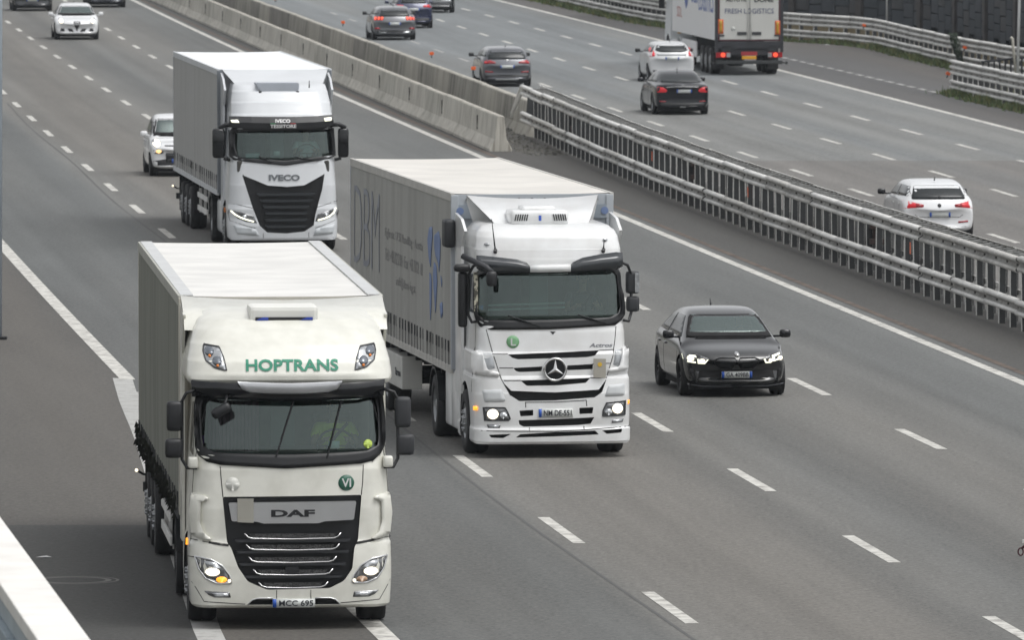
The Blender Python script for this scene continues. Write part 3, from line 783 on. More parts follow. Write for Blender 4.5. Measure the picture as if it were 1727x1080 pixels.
# ------------------------------------------------------------------ vegetation along the outer rail
GR = M('verge_grass', (.115, .165, .06), .8, var=.5, scale=2.5); GR2 = M('dry_grass', (.22, .22, .09), .9, var=.4, scale=2.5)
def tufts(name, label, path, n, w, hmax, off=0.):
    r_ = random.Random(len(path)); mb = MB(); seg = walk(path, .25)
    for k in range(n):
        p, a = r_.choice(seg); x = p.x + r_.gauss(0, w) + off; y = p.y + r_.uniform(-.2, .2); t = math.sin(p.y * .9) * .5 + .5
        h = hmax * r_.uniform(.25, 1) * (.4 + .6 * t); an = r_.uniform(0, 6.28); s = r_.uniform(.02, .05)
        c, d = math.cos(an) * s, math.sin(an) * s
        mb.k = 0 if r_.random() < .72 else 1
        mb.add([(x - c, y - d, ZR - .01), (x + c, y + d, ZR - .01), (x + r_.gauss(0, .06), y + r_.gauss(0, .06), ZR + h)], [(0, 1, 2)])
    return tag(mb.done(name, [GR, GR2]), label, kind='stuff')
tufts('grass_strip', 'rough green grass along the foot of the far bent crash barrier', [(x - .12, y) for x, y in OG if 338 < y < 480], 15000, .17, .34)
tufts('grass_strip', 'rough green grass along the foot of the nearer crash barrier', [(x - .05, y) for x, y in OB if 230 < y], 9000, .2, .34)
tufts('grass_strip', 'grass growing behind the nearer crash barrier', [(x + .9, y) for x, y in OB if 260 < y], 5000, .5, .5)
# creeper
cr = thing('creeper', 'dark green creeper hanging over the far crash barrier between its two beams', 'shrub', (16.75, 352.0, ZR))
mb = MB(); r_ = random.Random(5)
for k in range(900):
    t = r_.random(); z = .15 + 1.25 * t; cx = .25 - .35 * t; rad = .19 * (1 - abs(t - .7) * .5)
    an, rr = r_.uniform(0, 6.28), rad * math.sqrt(r_.random()); x, y = cx + rr * math.cos(an), rr * math.sin(an) - .12; s = .035
    u = Vector((r_.gauss(0, 1), r_.gauss(0, 1), r_.gauss(0, 1))).normalized() * s; v = u.orthogonal().normalized() * s
    c = Vector((x, y, z)); mb.add([c - u, c + v * .8, c + u, c - v * .8], [(0, 1, 2, 3)])
mb.done('foliage', M('creeper_leaf', (.020, .042, .016), .6, var=.5, scale=9), cr)
mb = MB(); mb.tube([(.3, .1, 0), (.1, 0, .7), (-.1, 0, 1.3)], .02, 6); mb.done('stem', M('stem_bark', (.08, .06, .04), .9), cr)

# ------------------------------------------------------------------ left foreground: white parapet, lamp post
PAR = weathered('parapet_paint', (.74, .73, .70), (.46, .42, .38), .25, sx=(2.2, 2.2, 2.2), bump=.1)
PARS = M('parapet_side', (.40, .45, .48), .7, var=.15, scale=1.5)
pt = thing('white_parapet', 'out-of-focus white painted parapet in the bottom left corner', 'parapet', (-3.19, 70, 0), .1125)
for k in range(-3, 5):
    mb = MB(); mb.box(-.40, 0, k * 4.0 - 1.2, k * 4.0 + 2.79, 3.85, 3.97, .015); mb.done('coping_slab', PAR, pt)
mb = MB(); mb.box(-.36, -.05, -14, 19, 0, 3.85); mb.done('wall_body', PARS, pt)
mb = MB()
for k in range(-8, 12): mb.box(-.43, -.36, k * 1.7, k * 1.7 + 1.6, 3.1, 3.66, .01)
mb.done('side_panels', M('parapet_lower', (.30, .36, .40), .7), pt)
lp = thing('lamp_post', 'blurred blue-grey lamp post cut by the left picture edge', 'lamp post', (-9.64, 173.3, 0))
mb = MB(); mb.tube([(0, 0, 0), (.045, 0, 7.0), (.05, 0, 11)], [.13, .115, .1], 14); mb.done('shaft', M('post_paint', (.34, .39, .43), .5), lp, True)
mb = MB(); mb.box(-.2, .22, -.15, .15, 0, .05, .01); mb.done('base_plate', VOID, lp)

# ------------------------------------------------------------------ thin haze over the whole place
hz_me = MB().box(-700, 500, -80, 640, -1.8, 16.0).me('haze', [])
hm = bpy.data.materials.new('haze'); hm.use_nodes = True; hm.node_tree.nodes.clear()
pv = hm.node_tree.nodes.new('ShaderNodeVolumePrincipled'); ho_ = hm.node_tree.nodes.new('ShaderNodeOutputMaterial')
pv.inputs['Color'].default_value = (.86, .93, 1, 1); pv.inputs['Density'].default_value = .00010; pv.inputs['Anisotropy'].default_value = .2
hm.node_tree.links.new(pv.outputs[0], ho_.inputs['Volume']); hz_me.materials.append(hm)
hob = put('haze', hz_me); hob['kind'] = 'stuff'

# dark strap loop lying at the right picture edge
lt = thing('strap_loop', 'small dark red strap loop on the road at the right picture edge', 'litter', (6.88, 124.6, 0))
mb = MB(); n = 14
mb.tube([(-.05 + .035 * math.cos(2 * math.pi * k / n), 0, .075 + .05 * math.sin(2 * math.pi * k / n)) for k in range(n + 1)], .010, 6, False); mb.tube([(-.035, 0, .12), (.01, 0, .16), (.06, .01, .18)], .018, 6)
mb.done('loop', M('strap_dark_red', (.06, .012, .018), .7), lt, True)
mb = MB(); mb.box(-.03, .08, -.01, .01, .19, .24, .006); mb.done('tag', M('strap_tag', (.6, .6, .58), .6), lt)
# ------------------------------------------------------------------ people
def skin_mesh(name, chains, mat, parent, sub=1, root=0):
    """one continuous skinned figure grown over a skeleton: chains = {'v': [(co, r)], 'e': [(a, b)]}"""
    me = bpy.data.meshes.new(name); me.from_pydata([c for c, _ in chains['v']], chains['e'], [])
    o = bpy.data.objects.new(name, me); COL.objects.link(o)
    m = o.modifiers.new('s', 'SKIN'); m.use_smooth_shade = True
    for d, (_, r) in zip(me.skin_vertices[0].data, chains['v']):
        d.radius = r if isinstance(r, tuple) else (r, r)
    me.skin_vertices[0].data[root].use_root = True
    s = o.modifiers.new('u', 'SUBSURF'); s.levels = s.render_levels = sub
    dg = bpy.context.evaluated_depsgraph_get(); m2 = bpy.data.meshes.new_from_object(o.evaluated_get(dg))
    o.modifiers.clear(); o.data = m2; m2.materials.clear(); m2.materials.append(mat); m2.polygons.foreach_set('use_smooth', [True] * len(m2.polygons))
    o.parent = parent; return o
def driver(loc, rz, label, shirt, hair=(.03, .02, .015), belt=True, arms_w=.16):
    """seated driver facing local -y, both hands on the wheel"""
    t = thing('person', label, 'person', loc, rz)
    V = []; E = []
    def v(co, r, a=None):
        V.append((co, r))
        if a is not None: E.append((a, len(V) - 1))
        return len(V) - 1
    hip = v((0, .05, .10), (.17, .13)); wst = v((0, .07, .26), (.15, .11), hip); ch = v((0, .07, .42), (.18, .12), wst); nb = v((0, .04, .54), .07, ch)
    nk = v((0, .02, .61), .055, nb); jaw = v((0, -.02, .67), (.065, .075), nk); hd = v((0, -.01, .76), (.075, .095), jaw); top = v((0, .0, .84), (.055, .07), hd)
    for s in (-1, 1):
        sh = v((s * .19, .05, .49), .07, ch); el = v((s * .27, -.17, .28), .047, sh); wr = v((s * arms_w, -.41, .36), .030, el)
        pm = v((s * (arms_w - .02), -.48, .39), (.038, .022), wr)
        for k, (dx, L) in enumerate(((.030, .070), (.010, .082), (-.010, .078), (-.030, .060))):
            f1 = v((s * (arms_w - .02 + dx), -.53, .405), .010, pm); f2 = v((s * (arms_w - .02 + dx), -.53 - L * .35, .385), .009, f1); v((s * (arms_w - .02 + dx), -.53 - L * .15, .355), .008, f2)
        th = v((s * (arms_w - .065), -.485, .405), .011, pm); v((s * (arms_w - .075), -.52, .42), .009, th)
        hj = v((s * .11, -.02, .08), .10, hip); kn = v((s * .17, -.48, .12), .065, hj); an = v((s * .16, -.55, -.30), .045, kn); v((s * .16, -.70, -.34), .04, an)
    body = skin_mesh('body', {'v': V, 'e': E}, SKIN, t, 1)
    # shirt and trousers fitted over the body
    V2 = []; E2 = []
    def w(co, r, a=None):
        V2.append((co, r))
        if a is not None: E2.append((a, len(V2) - 1))
        return len(V2) - 1
    a = w((0, .05, .12), (.19, .15)); b = w((0, .07, .27), (.17, .13), a); c = w((0, .07, .43), (.20, .14), b); w((0, .045, .545), .085, c)
    for s in (-1, 1):
        p = w((s * .20, .05, .49), .085, c); w((s * .25, -.08, .36), .068, p)
    skin_mesh('shirt', {'v': V2, 'e': E2}, shirt, t, 1)
    V2.clear(); E2.clear()
    a = w((0, .05, .06), (.19, .14))
    for s in (-1, 1):
        p = w((s * .115, -.04, .07), .115, a); q = w((s * .175, -.48, .12), .08, p); w((s * .165, -.54, -.24), .06, q)
    skin_mesh('trousers', {'v': V2, 'e': E2}, M('dark_trousers', (.03, .035, .05), .8), t, 1)
    HM = M('hair_%d' % int(hair[0] * 1000), hair, .8)
    bm = bmesh.new(); bmesh.ops.create_uvsphere(bm, u_segments=14, v_segments=10, radius=1)
    for q in list(bm.verts):
        if q.co.z < -.15 and q.co.y < .3 or q.co.z < -.55: bm.verts.remove(q)
    for q in bm.verts: q.co = Vector((q.co.x * .088, q.co.y * .105 + .012, q.co.z * .10 + .80))
    me = bpy.data.meshes.new('hair'); bm.to_mesh(me); bm.free(); me.materials.append(HM); link(bpy.data.objects.new('hair', me), t)
    mb = MB()      # nose, ears, eyes, mouth
    mb.add([(-.016, -.098, .735), (.016, -.098, .735), (0, -.128, .738), (0, -.096, .785)], [(0, 1, 2), (1, 3, 2), (3, 0, 2)])
    mb.tube([(-.082, 0, .75), (-.09, .01, .775)], .016, 6); mb.tube([(.082, 0, .75), (.09, .01, .775)], .016, 6); mb.done('face', SKIN, t)
    mb = MB(); mb.box(-.045, -.02, -.104, -.088, .772, .782); mb.box(.02, .045, -.104, -.088, .772, .782); mb.box(-.025, .025, -.1, -.085, .702, .708); mb.done('eyes', INK, t)
    if belt:
        mb = MB(); mb.tube([(.16, -.03, .55), (.0, -.085, .38), (-.15, -.05, .16)], .022, 6); mb.done('seat_belt', BLACK, t)
    return t

# ------------------------------------------------------------------ wheels
def lathe_me(name, prof, mats, n=30, seg_mat=None):
    mb = MB(); m = len(prof)
    for k in range(n):
        t = 2 * math.pi * k / n
        for r, o in prof: mb.v.append((o, r * math.cos(t), r * math.sin(t)))
    for k in range(n):
        for i in range(m - 1):
            mb.f.append((k * m + i, (k + 1) % n * m + i, (k + 1) % n * m + i + 1, k * m + i + 1)); mb.mi.append(0)
    return mb.me(name, mats, True)
WCACHE = {}
def wheel(parent, x, y, rad, width, side, rim=RIM, kind='car', name='wheel'):
    key = (round(rad, 3), width, side, rim.name, kind)
    if key not in WCACHE:
        s = side; w = width; rr = rad * (.66 if kind == 'car' else .57)
        tyre = lathe_me('tyre', [(rr, -w * s), (rad * .94, -w * s), (rad, -w * .85 * s), (rad, -w * .55 * s), (rad - .012, -w * .5 * s), (rad, -w * .45 * s), (rad, -w * .14 * s), (rad * .955, 0), (rr * 1.05, .008 * s), (rr, -.012 * s)], [RUBBER])
        if kind == 'car':
            rm = MB(); n = 30; pr = [(rr, -.012 * s), (rr * .95, -.03 * s), (rr * .93, -.09 * s)]
            for k in range(n):
                t = 2 * math.pi * k / n
                for r, o in pr: rm.v.append((o, r * math.cos(t), r * math.sin(t)))
            for k in range(n):
                for i in range(2): rm.f.append((k * 3 + i, (k + 1) % n * 3 + i, (k + 1) % n * 3 + i + 1, k * 3 + i + 1)); rm.mi.append(0)
            for k in range(10):
                t = 2 * math.pi * k / 10; c_, d_ = math.cos(t), math.sin(t); px, pz = -d_, c_
                q = [(.03 * s * 0 - .035 * s, c_ * a + px * b, d_ * a + pz * b) for a, b in ((rr * .12, -.022), (rr * .95, -.014), (rr * .95, .014), (rr * .12, .022))]
                q2 = [(v[0] - .03 * s, v[1], v[2]) for v in q]
                rm.add(q + q2, [(0, 1, 2, 3), (4, 7, 6, 5), (0, 4, 5, 1), (3, 2, 6, 7)])
            rm.lathe([(0.001, -.025 * s), (rr * .16, -.028 * s), (rr * .18, -.05 * s)], 0, 14); rm.k = 1
            rm.lathe([(0.001, -.1 * s), (rr * .93, -.1 * s)], 0, 24)
        else:
            dish = -.03 if kind == 'front' else -.14
            rm = MB(); rm.lathe([(rr, -.012 * s), (rr * .93, -.02 * s), (rr * .88, (dish - .02) * s), (rr * .62, (dish + (.04 if kind == 'front' else 0)) * s), (rr * .45, (dish + (.05 if kind == 'front' else .0)) * s), (rr * .40, (.0 if kind == 'front' else dish + .08) * s), (rr * .3, (.03 if kind == 'front' else dish + .12) * s), (.001, (.035 if kind == 'front' else dish + .125) * s)], 0, 30)
            for k in range(10):
                t = 2 * math.pi * k / 10
                rm.lathe([(.001, .03 * s), (.018, .03 * s), (.02, 0)], (dish + .04) * s, 6, cy=rr * .53 * math.cos(t), cz=rr * .53 * math.sin(t))
        WCACHE[key] = (tyre, rm.me('rim', [rim, VOID], True))
    ty, rm = WCACHE[key]
    e = bpy.data.objects.new(name, None); e.empty_display_size = .2; e.location = (x, y, rad); link(e, parent)
    e.rotation_euler = (random.uniform(0, 1), 0, 0)
    put('tyre', ty, e); put('rim', rm, e); return e

# ------------------------------------------------------------------ lorry cab shells
def cab_shell(sl, yr, mats, parent, name='cab'):
    """sl = [(z, half width, y of the nose, corner radius, bow)] from bottom to top"""
    zs = [s[0] for s in sl]; N = 90; dense = sorted(set([zs[0] + (zs[-1] - zs[0]) * k / N for k in range(N + 1)] + zs))
    cols = [np.interp(dense, zs, [s[i] for s in sl]) for i in range(1, 5)]
    # light smoothing of the profile
    for c in (0, 1):
        for _ in range(2):
            a = cols[c]; a[1:-1] = a[1:-1] * .6 + (a[:-2] + a[2:]) * .2
    vs, fs = [], []; nc, nf, ns = 8, 12, 8
    for z, w, yf, r, bow in zip(dense, *cols):
        right = []
        for k in range(ns): right.append((w, yr + (yf + bow + r - yr) * k / ns))
        for k in range(nc + 1):
            t = k / nc * math.pi / 2; right.append((w - r + r * math.cos(t), yf + bow * ((w - r + r * math.cos(t)) / w) ** 2 + r - r * math.sin(t)))
        for k in range(1, nf // 2 + 1):
            x = (w - r) * (1 - k / (nf / 2)); right.append((x, yf + bow * (x / w) ** 2))
        ring = [(x, y, z) for x, y in right] + [(-x, y, z) for x, y in right[:-1][::-1]]
        vs += ring; n = len(ring)
    m = len(dense)
    for j in range(m - 1):
        for i in range(n): fs.append((j * n + i, j * n + (i + 1) % n, (j + 1) * n + (i + 1) % n, (j + 1) * n + i))
    # caps as ladders of quads
    h = n // 2
    for j, up in ((0, False), (m - 1, True)):
        for i in range(h):
            a, b, c, d = j * n + i, j * n + i + 1, j * n + n - 2 - i, j * n + n - 1 - i
            q = (a, b, c, d) if b != c else (a, b, d)
            fs.append(q if up else q[::-1])
    fs = [f[::-1] for f in fs]
    bm = bmesh.new(); bv = [bm.verts.new(v) for v in vs]
    for f in fs:
        try: bm.faces.new([bv[i] for i in f])
        except Exception: pass
    bmesh.ops.remove_doubles(bm, verts=bm.verts, dist=1e-5); bmesh.ops.recalc_face_normals(bm, faces=bm.faces[:])
    for f in bm.faces: f.smooth = True
    me = bpy.data.meshes.new(name); bm.to_mesh(me); bm.free(); me.materials.append(mats)
    me.set_sharp_from_angle(angle=R(38))
    return link(bpy.data.objects.new(name, me), parent)
def recess(poly, y0, y1, mat, r=0.):
    p = smoothpoly(poly, r) if r else poly
    mb = MB(); mb.prism(p, y0, y1, 'y'); o = mb.done('cutter', mat)
    bm = bmesh.new(); bm.from_mesh(o.data); bmesh.ops.recalc_face_normals(bm, faces=bm.faces[:]); bm.to_mesh(o.data); bm.free(); return o
def shrink(poly, k, dz=0):
    cx = sum(p[0] for p in poly) / len(poly); cz = sum(p[1] for p in poly) / len(poly)
    return [(cx + (x - cx) * (1 - k), cz + (z - cz) * (1 - k * 1.6) + dz) for x, z in poly]
INT1 = M('cab_interior', (.10, .10, .095), .9, var=.4, scale=4)
INT2 = M('cab_trim', (.20, .18, .15), .9, var=.3, scale=3)
DASH = M('dashboard', (.07, .068, .062), .8, var=.3)
CURT = M('cab_curtain', (.30, .14, .18), .9, var=.3)
def interior(t, zb, ztop, y0, dx=.62, curtain=None, depth=1.55):
    e = bpy.data.objects.new('interior', None); e.empty_display_size = .1; link(e, t)
    mb = MB(); mb.box(-1.02, 1.02, y0 + .10, y0 + .48, zb - .28, zb - .02, .04); mb.box(dx - .3, dx + .3, y0 + .32, y0 + .55, zb - .25, zb + .04, .03); mb.done('dashboard', DASH, e)
    mb = MB()
    n = 24; c = Vector((dx, y0 + .52, zb + .12)); u = Vector((1, 0, 0)); v = Vector((0, .5, .86))
    mb.tube([c + (u * math.cos(2 * math.pi * k / n) + v * math.sin(2 * math.pi * k / n)) * .23 for k in range(n + 1)], .016, 6, False)
    mb.tube([c - u * .22, c + u * .22], .014, 5); mb.tube([c, c - v * .22], .014, 5); mb.done('steering_wheel', BLACK, e)
    for s in (-1, 1):
        mb = MB(); mb.box(s * dx - .25, s * dx + .25, y0 + 1.18, y0 + 1.34, zb - .15, zb + .50, .05); mb.box(s * dx - .13, s * dx + .13, y0 + 1.18, y0 + 1.3, zb + .52, zb + .70, .04)
        mb.box(s * dx - .25, s * dx + .25, y0 + .75, y0 + 1.25, zb - .3, zb - .14, .05); mb.done('seat', INT1, e)
    mb = MB(); mb.box(-1.05, 1.05, y0 + depth - .08, y0 + depth - .04, zb - .35, ztop + .05); mb.done('rear_panel', INT2, e)
    if curtain:
        mb = MB()
        for k in range(14):
            mb.box(-1.0 + k * .045, -1.0 + k * .045 + .04, y0 + .5 + .02 * (k % 2), y0 + .55 + .02 * (k % 2), zb - .05, ztop, .01)
        mb.done('curtain', curtain, e)
    mb = MB(); mb.box(-.18, .12, y0 + depth - .12, y0 + depth - .08, zb - .2, ztop + .02, .01); mb.done('locker', M('pale_locker', (.34, .34, .33), .8), e)
    return e
def wiper(t, x0, z0, x1, z1, sf, arm=True):
    p0, p1 = sf.hit(x0, z0, 'f', .03), sf.hit(x1, z1, 'f', .02)
    mb = MB(); mb.tube([p0, p0.lerp(p1, .35) - Vector((0, .03, 0)), p1], .011, 5); mb.tube([p0.lerp(p1, .3), p1], .014, 5)
    mb.done('wiper', BLACK, t)
def mirror(t, x, y, z0, z1, w, mat, bow=0.):
    mb = MB(); mb.box(x - w / 2, x + w / 2, y, y + .14, z0, z1, .05); o = mb.done('mirror', mat, t, True); return o
class Flat:
    """a flat stand-off plane in front of a shell, for plates that do not bend"""
    def __init__(s, sf, c, w, h, ax):
        q = [sf.hit(c[0] + i * w / 2, c[1] + j * h / 2, ax, 0).y for i in (-1, 0, 1) for j in (-1, 0, 1)]
        s.y = min(q) if ax == 'f' else max(q)
    def hit(s, a, b, ax, off): return Vector((a if ax == 'f' else -a, s.y - off if ax == 'f' else s.y + off, b))
def number_plate(t, sf, c, w, h, text, ax='f', off=.012, mat=PLATE, ink=INK, band=True, right_band=False):
    x, z = c; sf = Flat(sf, c, w, h, ax)
    R4 = lambda a, b: [(a, z - h / 2), (b, z - h / 2), (b, z + h / 2), (a, z + h / 2)]
    p = panel(sf, 'number_plate', R4(x - w / 2, x + w / 2), mat, t, ax, off, .04, 1)
    if band: panel(sf, 'plate_band', R4(x - w / 2, x - w / 2 + .045), PBLUE, p, ax, off + .003, .003, 1)
    if right_band: panel(sf, 'plate_band', R4(x + w / 2 - .045, x + w / 2), PBLUE, p, ax, off + .003, .003, 1)
    if text: lettering(sf, 'plate_lettering', text, (x - w / 2 + .078, z - h * .34, x + w / 2 - (.06 if right_band else .02), z + h * .34), ink, p, ax, off + .006, .012)
    return p

# ------------------------------------------------------------------ semi-trailers
def trailer(t, y0, L, H, roofm, sidem, railm, strap_top=1.62, floor=1.22, n_straps=30, box=None, lift=0., roof_edge=None, frontm=None, bow=.0, wheels=True, rim=RIM, wavy=False, prefix=''):
    W = 1.275; zt = H
    # roof sheet with the roof bows showing faintly through
    vs, fs = [], []; ny, nx = 40, 12
    for j in range(ny + 1):
        for i in range(nx + 1):
            x = -W + .03 + (2 * W - .06) * i / nx; y = y0 + .03 + (L - .06) * j / ny
            sag = -.018 * (1 - (x / W) ** 2) * (1 - abs(math.sin(math.pi * j / 4)) * -.6) + bow * math.sin(math.pi * j / ny)
            vs.append((x, y, zt + sag + .004))
    for j in range(ny):
        for i in range(nx):
            a = j * (nx + 1) + i; fs.append((a, a + 1, a + nx + 2, a + nx + 1))
    obj('roof', vs, fs, roofm, t, True)
    if roof_edge:
        for s in (-1, 1):
            mb = MB(); mb.box(*sorted((s * (W - .18), s * (W - .02))), y0 + .06, y0 + L - .06, zt + .004, zt + .02 + bow * .0, .005); mb.done('roof_edge', roof_edge, t)
    # top rails and posts
    for s in (-1, 1):
        mb = MB(); mb.box(*sorted((s * (W - .05), s * (W + .012))), y0 - .01, y0 + L + .01, zt - .12, zt + .012, .01); mb.done('top_rail', railm, t)
        mb = MB(); mb.box(*sorted((s * (W - .04), s * (W + .016))), y0, y0 + L, floor - .06, floor + .06, .008); mb.done('side_rail', STEELD if wavy else railm, t)
        for yy in (y0, y0 + L):
            mb = MB(); mb.box(*sorted((s * (W - .11), s * (W + .006))), yy - .03, yy + .05, floor, zt - .02, .012); mb.done('corner_post', frontm or railm, t)
    mb = MB(); mb.box(-W + .02, W - .02, y0, y0 + .05, floor - .05, zt - .01, .006); mb.done('front_wall', frontm or railm, t)
    # curtains with soft vertical folds
    for s in (-1, 1):
        vs, fs = [], []; n, m = 220, 10; rr = random.Random(int(y0 * 10) + s)
        ph = [rr.uniform(0, 6.28) for _ in range(6)]; fq = [rr.uniform(1.5, 14) for _ in range(6)]
        for i in range(n + 1):
            y = y0 + .04 + (L - .08) * i / n
            fold = sum(math.sin(y * f_ + p_) for f_, p_ in zip(fq, ph)) / 6 * .030
            for j in range(m + 1):
                z = floor + .03 + (zt - .10 - floor - .03) * j / m
                vs.append((s * (W + fold * (1 - .75 * j / m) - .003 + .008 * math.sin(math.pi * j / m)), y, z))
        for i in range(n):
            for j in range(m):
                a = i * (m + 1) + j; q = (a, a + m + 1, a + m + 2, a + 1); fs.append(q if s > 0 else q[::-1])
        c = obj('curtain', vs, fs, sidem, t, True)
        if s < 0: side = c
    if n_straps:
        mb = MB(); mb.box(-W - .016, -W - .006, -.012, .012, floor - .02, strap_top - .14); mb.k = 1; mb.box(-W - .020, -W - .006, -.033, .033, strap_top - .17, strap_top)
        sme = mb.me('strap', [M('strap_webbing', (.14, .14, .135), .8), GRAPH])
        for k in range(n_straps):
            yy = y0 + .25 + (L - .5) * k / (n_straps - 1)
            o = put('strap', sme, t, (0, yy, 0), (R(random.uniform(-2, 2)), 0, 0))
            o2 = put('strap', sme, t, (0, yy, 0), (0, 0, math.pi)); o2.location = (0, yy, 0)
    # rear doors
    mb = MB(); mb.box(-W + .04, -.01, y0 + L, y0 + L + .05, floor, zt - .1, .01); mb.done('rear_door', railm, t)
    mb = MB(); mb.box(.01, W - .04, y0 + L, y0 + L + .05, floor, zt - .1, .01); mb.done('rear_door', railm, t)
    # chassis
    mb = MB()
    for s in (-1, 1): mb.box(s * .5 - .06, s * .5 + .06, y0 + .6, y0 + L - .1, .82, floor - .05)
    for k in range(12): mb.box(-W + .05, W - .05, y0 + .5 + k * 1.1, y0 + .6 + k * 1.1, floor - .16, floor - .05)
    mb.done('chassis', VOID, t)
    for s in (-1, 1):
        mb = MB()
        for z in (.55, .85): mb.box(*sorted((s * (W - .06), s * (W - .02))), y0 + 3.4, y0 + 6.3, z, z + .12, .01)
        for yy in (y0 + 3.5, y0 + 4.8, y0 + 6.2): mb.box(*sorted((s * (W - .12), s * (W - .06))), yy, yy + .06, .5, floor - .05)
        if not box: mb.done('side_guard', STEEL, t)
        if box:
            mb = MB(); mb.box(*sorted((s * (W - .35), s * (W - .012))), y0 + box[0], y0 + box[1], .48, 1.02, .02); mb.done('pallet_box', box[2], t)
        for k in range(3): wheel(t, s * (W - .03), y0 + L - 4.9 + k * 1.31, .5, .36, s, rim, 'front' if k < 9 else 'rear')
        mb = MB(); mb.box(*sorted((s * (W - .42), s * (W - .03))), y0 + L - 1.45, y0 + L - 1.42, .28, 1.1, .005); mb.done('mudflap', RUBBER, t)
        mb = MB(); mb.tube([(s * .6, y0 + 2.9, .3), (s * .6, y0 + 2.9, 1.1)], .06, 8); mb.box(s * .6 - .12, s * .6 + .12, y0 + 2.78, y0 + 3.02, .25, .3); mb.done('landing_leg', STEELD, t)
        mb = MB(); pts = [(s * (W - .2), y0 + L - .3, .72), (s * (W - .05), y0 + L - .3, .74), (s * (W + .05), y0 + L - .35, .80)]
        mb.tube(pts, .018, 6); mb.done('marker_arm', RUBBER, t); mb = MB(); mb.lathe([(.001, .02), (.024, .015), (.024, -.015), (.001, -.02)], 0, 10, 'x'); 
        o = mb.done('marker_lamp', LIT if s < 0 else REDL, t, True); o.location = pts[-1]; o.rotation_euler = (0, 0, R(90))
    mb = MB(); mb.box(-W + .05, W - .05, y0 + L - .12, y0 + L, .48, .62, .01); mb.done('bumper_bar', STEELD, t)
    for k in range(3): mb = MB(); mb.tube([(-1, y0 + L - 4.9 + k * 1.31, .5), (1, y0 + L - 4.9 + k * 1.31, .5)], .07, 8); mb.done('axle', VOID, t)
    return side

def tractor_base(t, yr, wheelm, fl=1.40, wb=3.7, fairing=None, tankm=STEEL):
    mb = MB()
    for s in (-1, 1): mb.box(s * .42 - .05, s * .42 + .05, .5, 5.9, .62, .92)
    mb.box(-1.12, 1.12, .35, 2.2, .36, .6); mb.box(-.75, .75, 2.2, 6.2, .40, .62); mb.box(-.5, .5, 4.4, 5.6, 1.05, 1.18, .03); mb.done('chassis', VOID, t)  # wide slabs added beneath to deepen the contact shadow
    for s in (-1, 1):
        wheel(t, s * 1.22, fl, .5, .34, s, wheelm, 'front'); wheel(t, s * 1.22, fl + wb, .5, .60, s, wheelm, 'rear')
        mb = MB(); mb.lathe([(.001, 0), (.33, 0), (.33, 1.2), (.001, 1.2)], 0, 16, cz=0)
        mb = MB(); mb.box(*sorted((s * .75, s * 1.17)), 2.3, 3.55, .38, .98, .07); mb.done('fuel_tank', fairing or tankm, t, True)
        # mudguard arch over the drive wheels
        mb = MB(); pts = [(fl + wb + .62 * math.cos(a), .5 + .62 * math.sin(a)) for a in [R(10 + 160 * k / 12) for k in range(13)]]
        pts2 = [(fl + wb + .585 * math.cos(a), .5 + .585 * math.sin(a)) for a in [R(10 + 160 * k / 12) for k in range(13)]][::-1]
        mb.prism(pts + pts2, *sorted((s * .62, s * 1.24)), 'x'); mb.done('mudguard', BLACK, t)
def arch_cutter(s, y, z, r, w0=.8, w1=1.5):
    mb = MB(); n = 32; vs = []
    for x in sorted((s * w0, s * w1)): vs += [(x, y + r * math.cos(2 * math.pi * k / n), z + r * math.sin(2 * math.pi * k / n)) for k in range(n)]
    mb.add(vs, [tuple(range(n)), tuple(range(n, 2 * n))[::-1]] + [(i, i + n, (i + 1) % n + n, (i + 1) % n) for i in range(n)])
    o = mb.done('cutter', VOID); bm = bmesh.new(); bm.from_mesh(o.data); bmesh.ops.recalc_face_normals(bm, faces=bm.faces[:]); bm.to_mesh(o.data); bm.free(); return o
def slabs(t, name, yy0, yy1, xs, z0, z1, mat):
    for s in (-1, 1):
        mb = MB(); mb.prism([(s * xs, z0), (s * (xs + .03), z0), (s * (xs + .03), z1), (s * xs, z1)], yy0, yy1, 'y'); mb.done(name, mat, t)

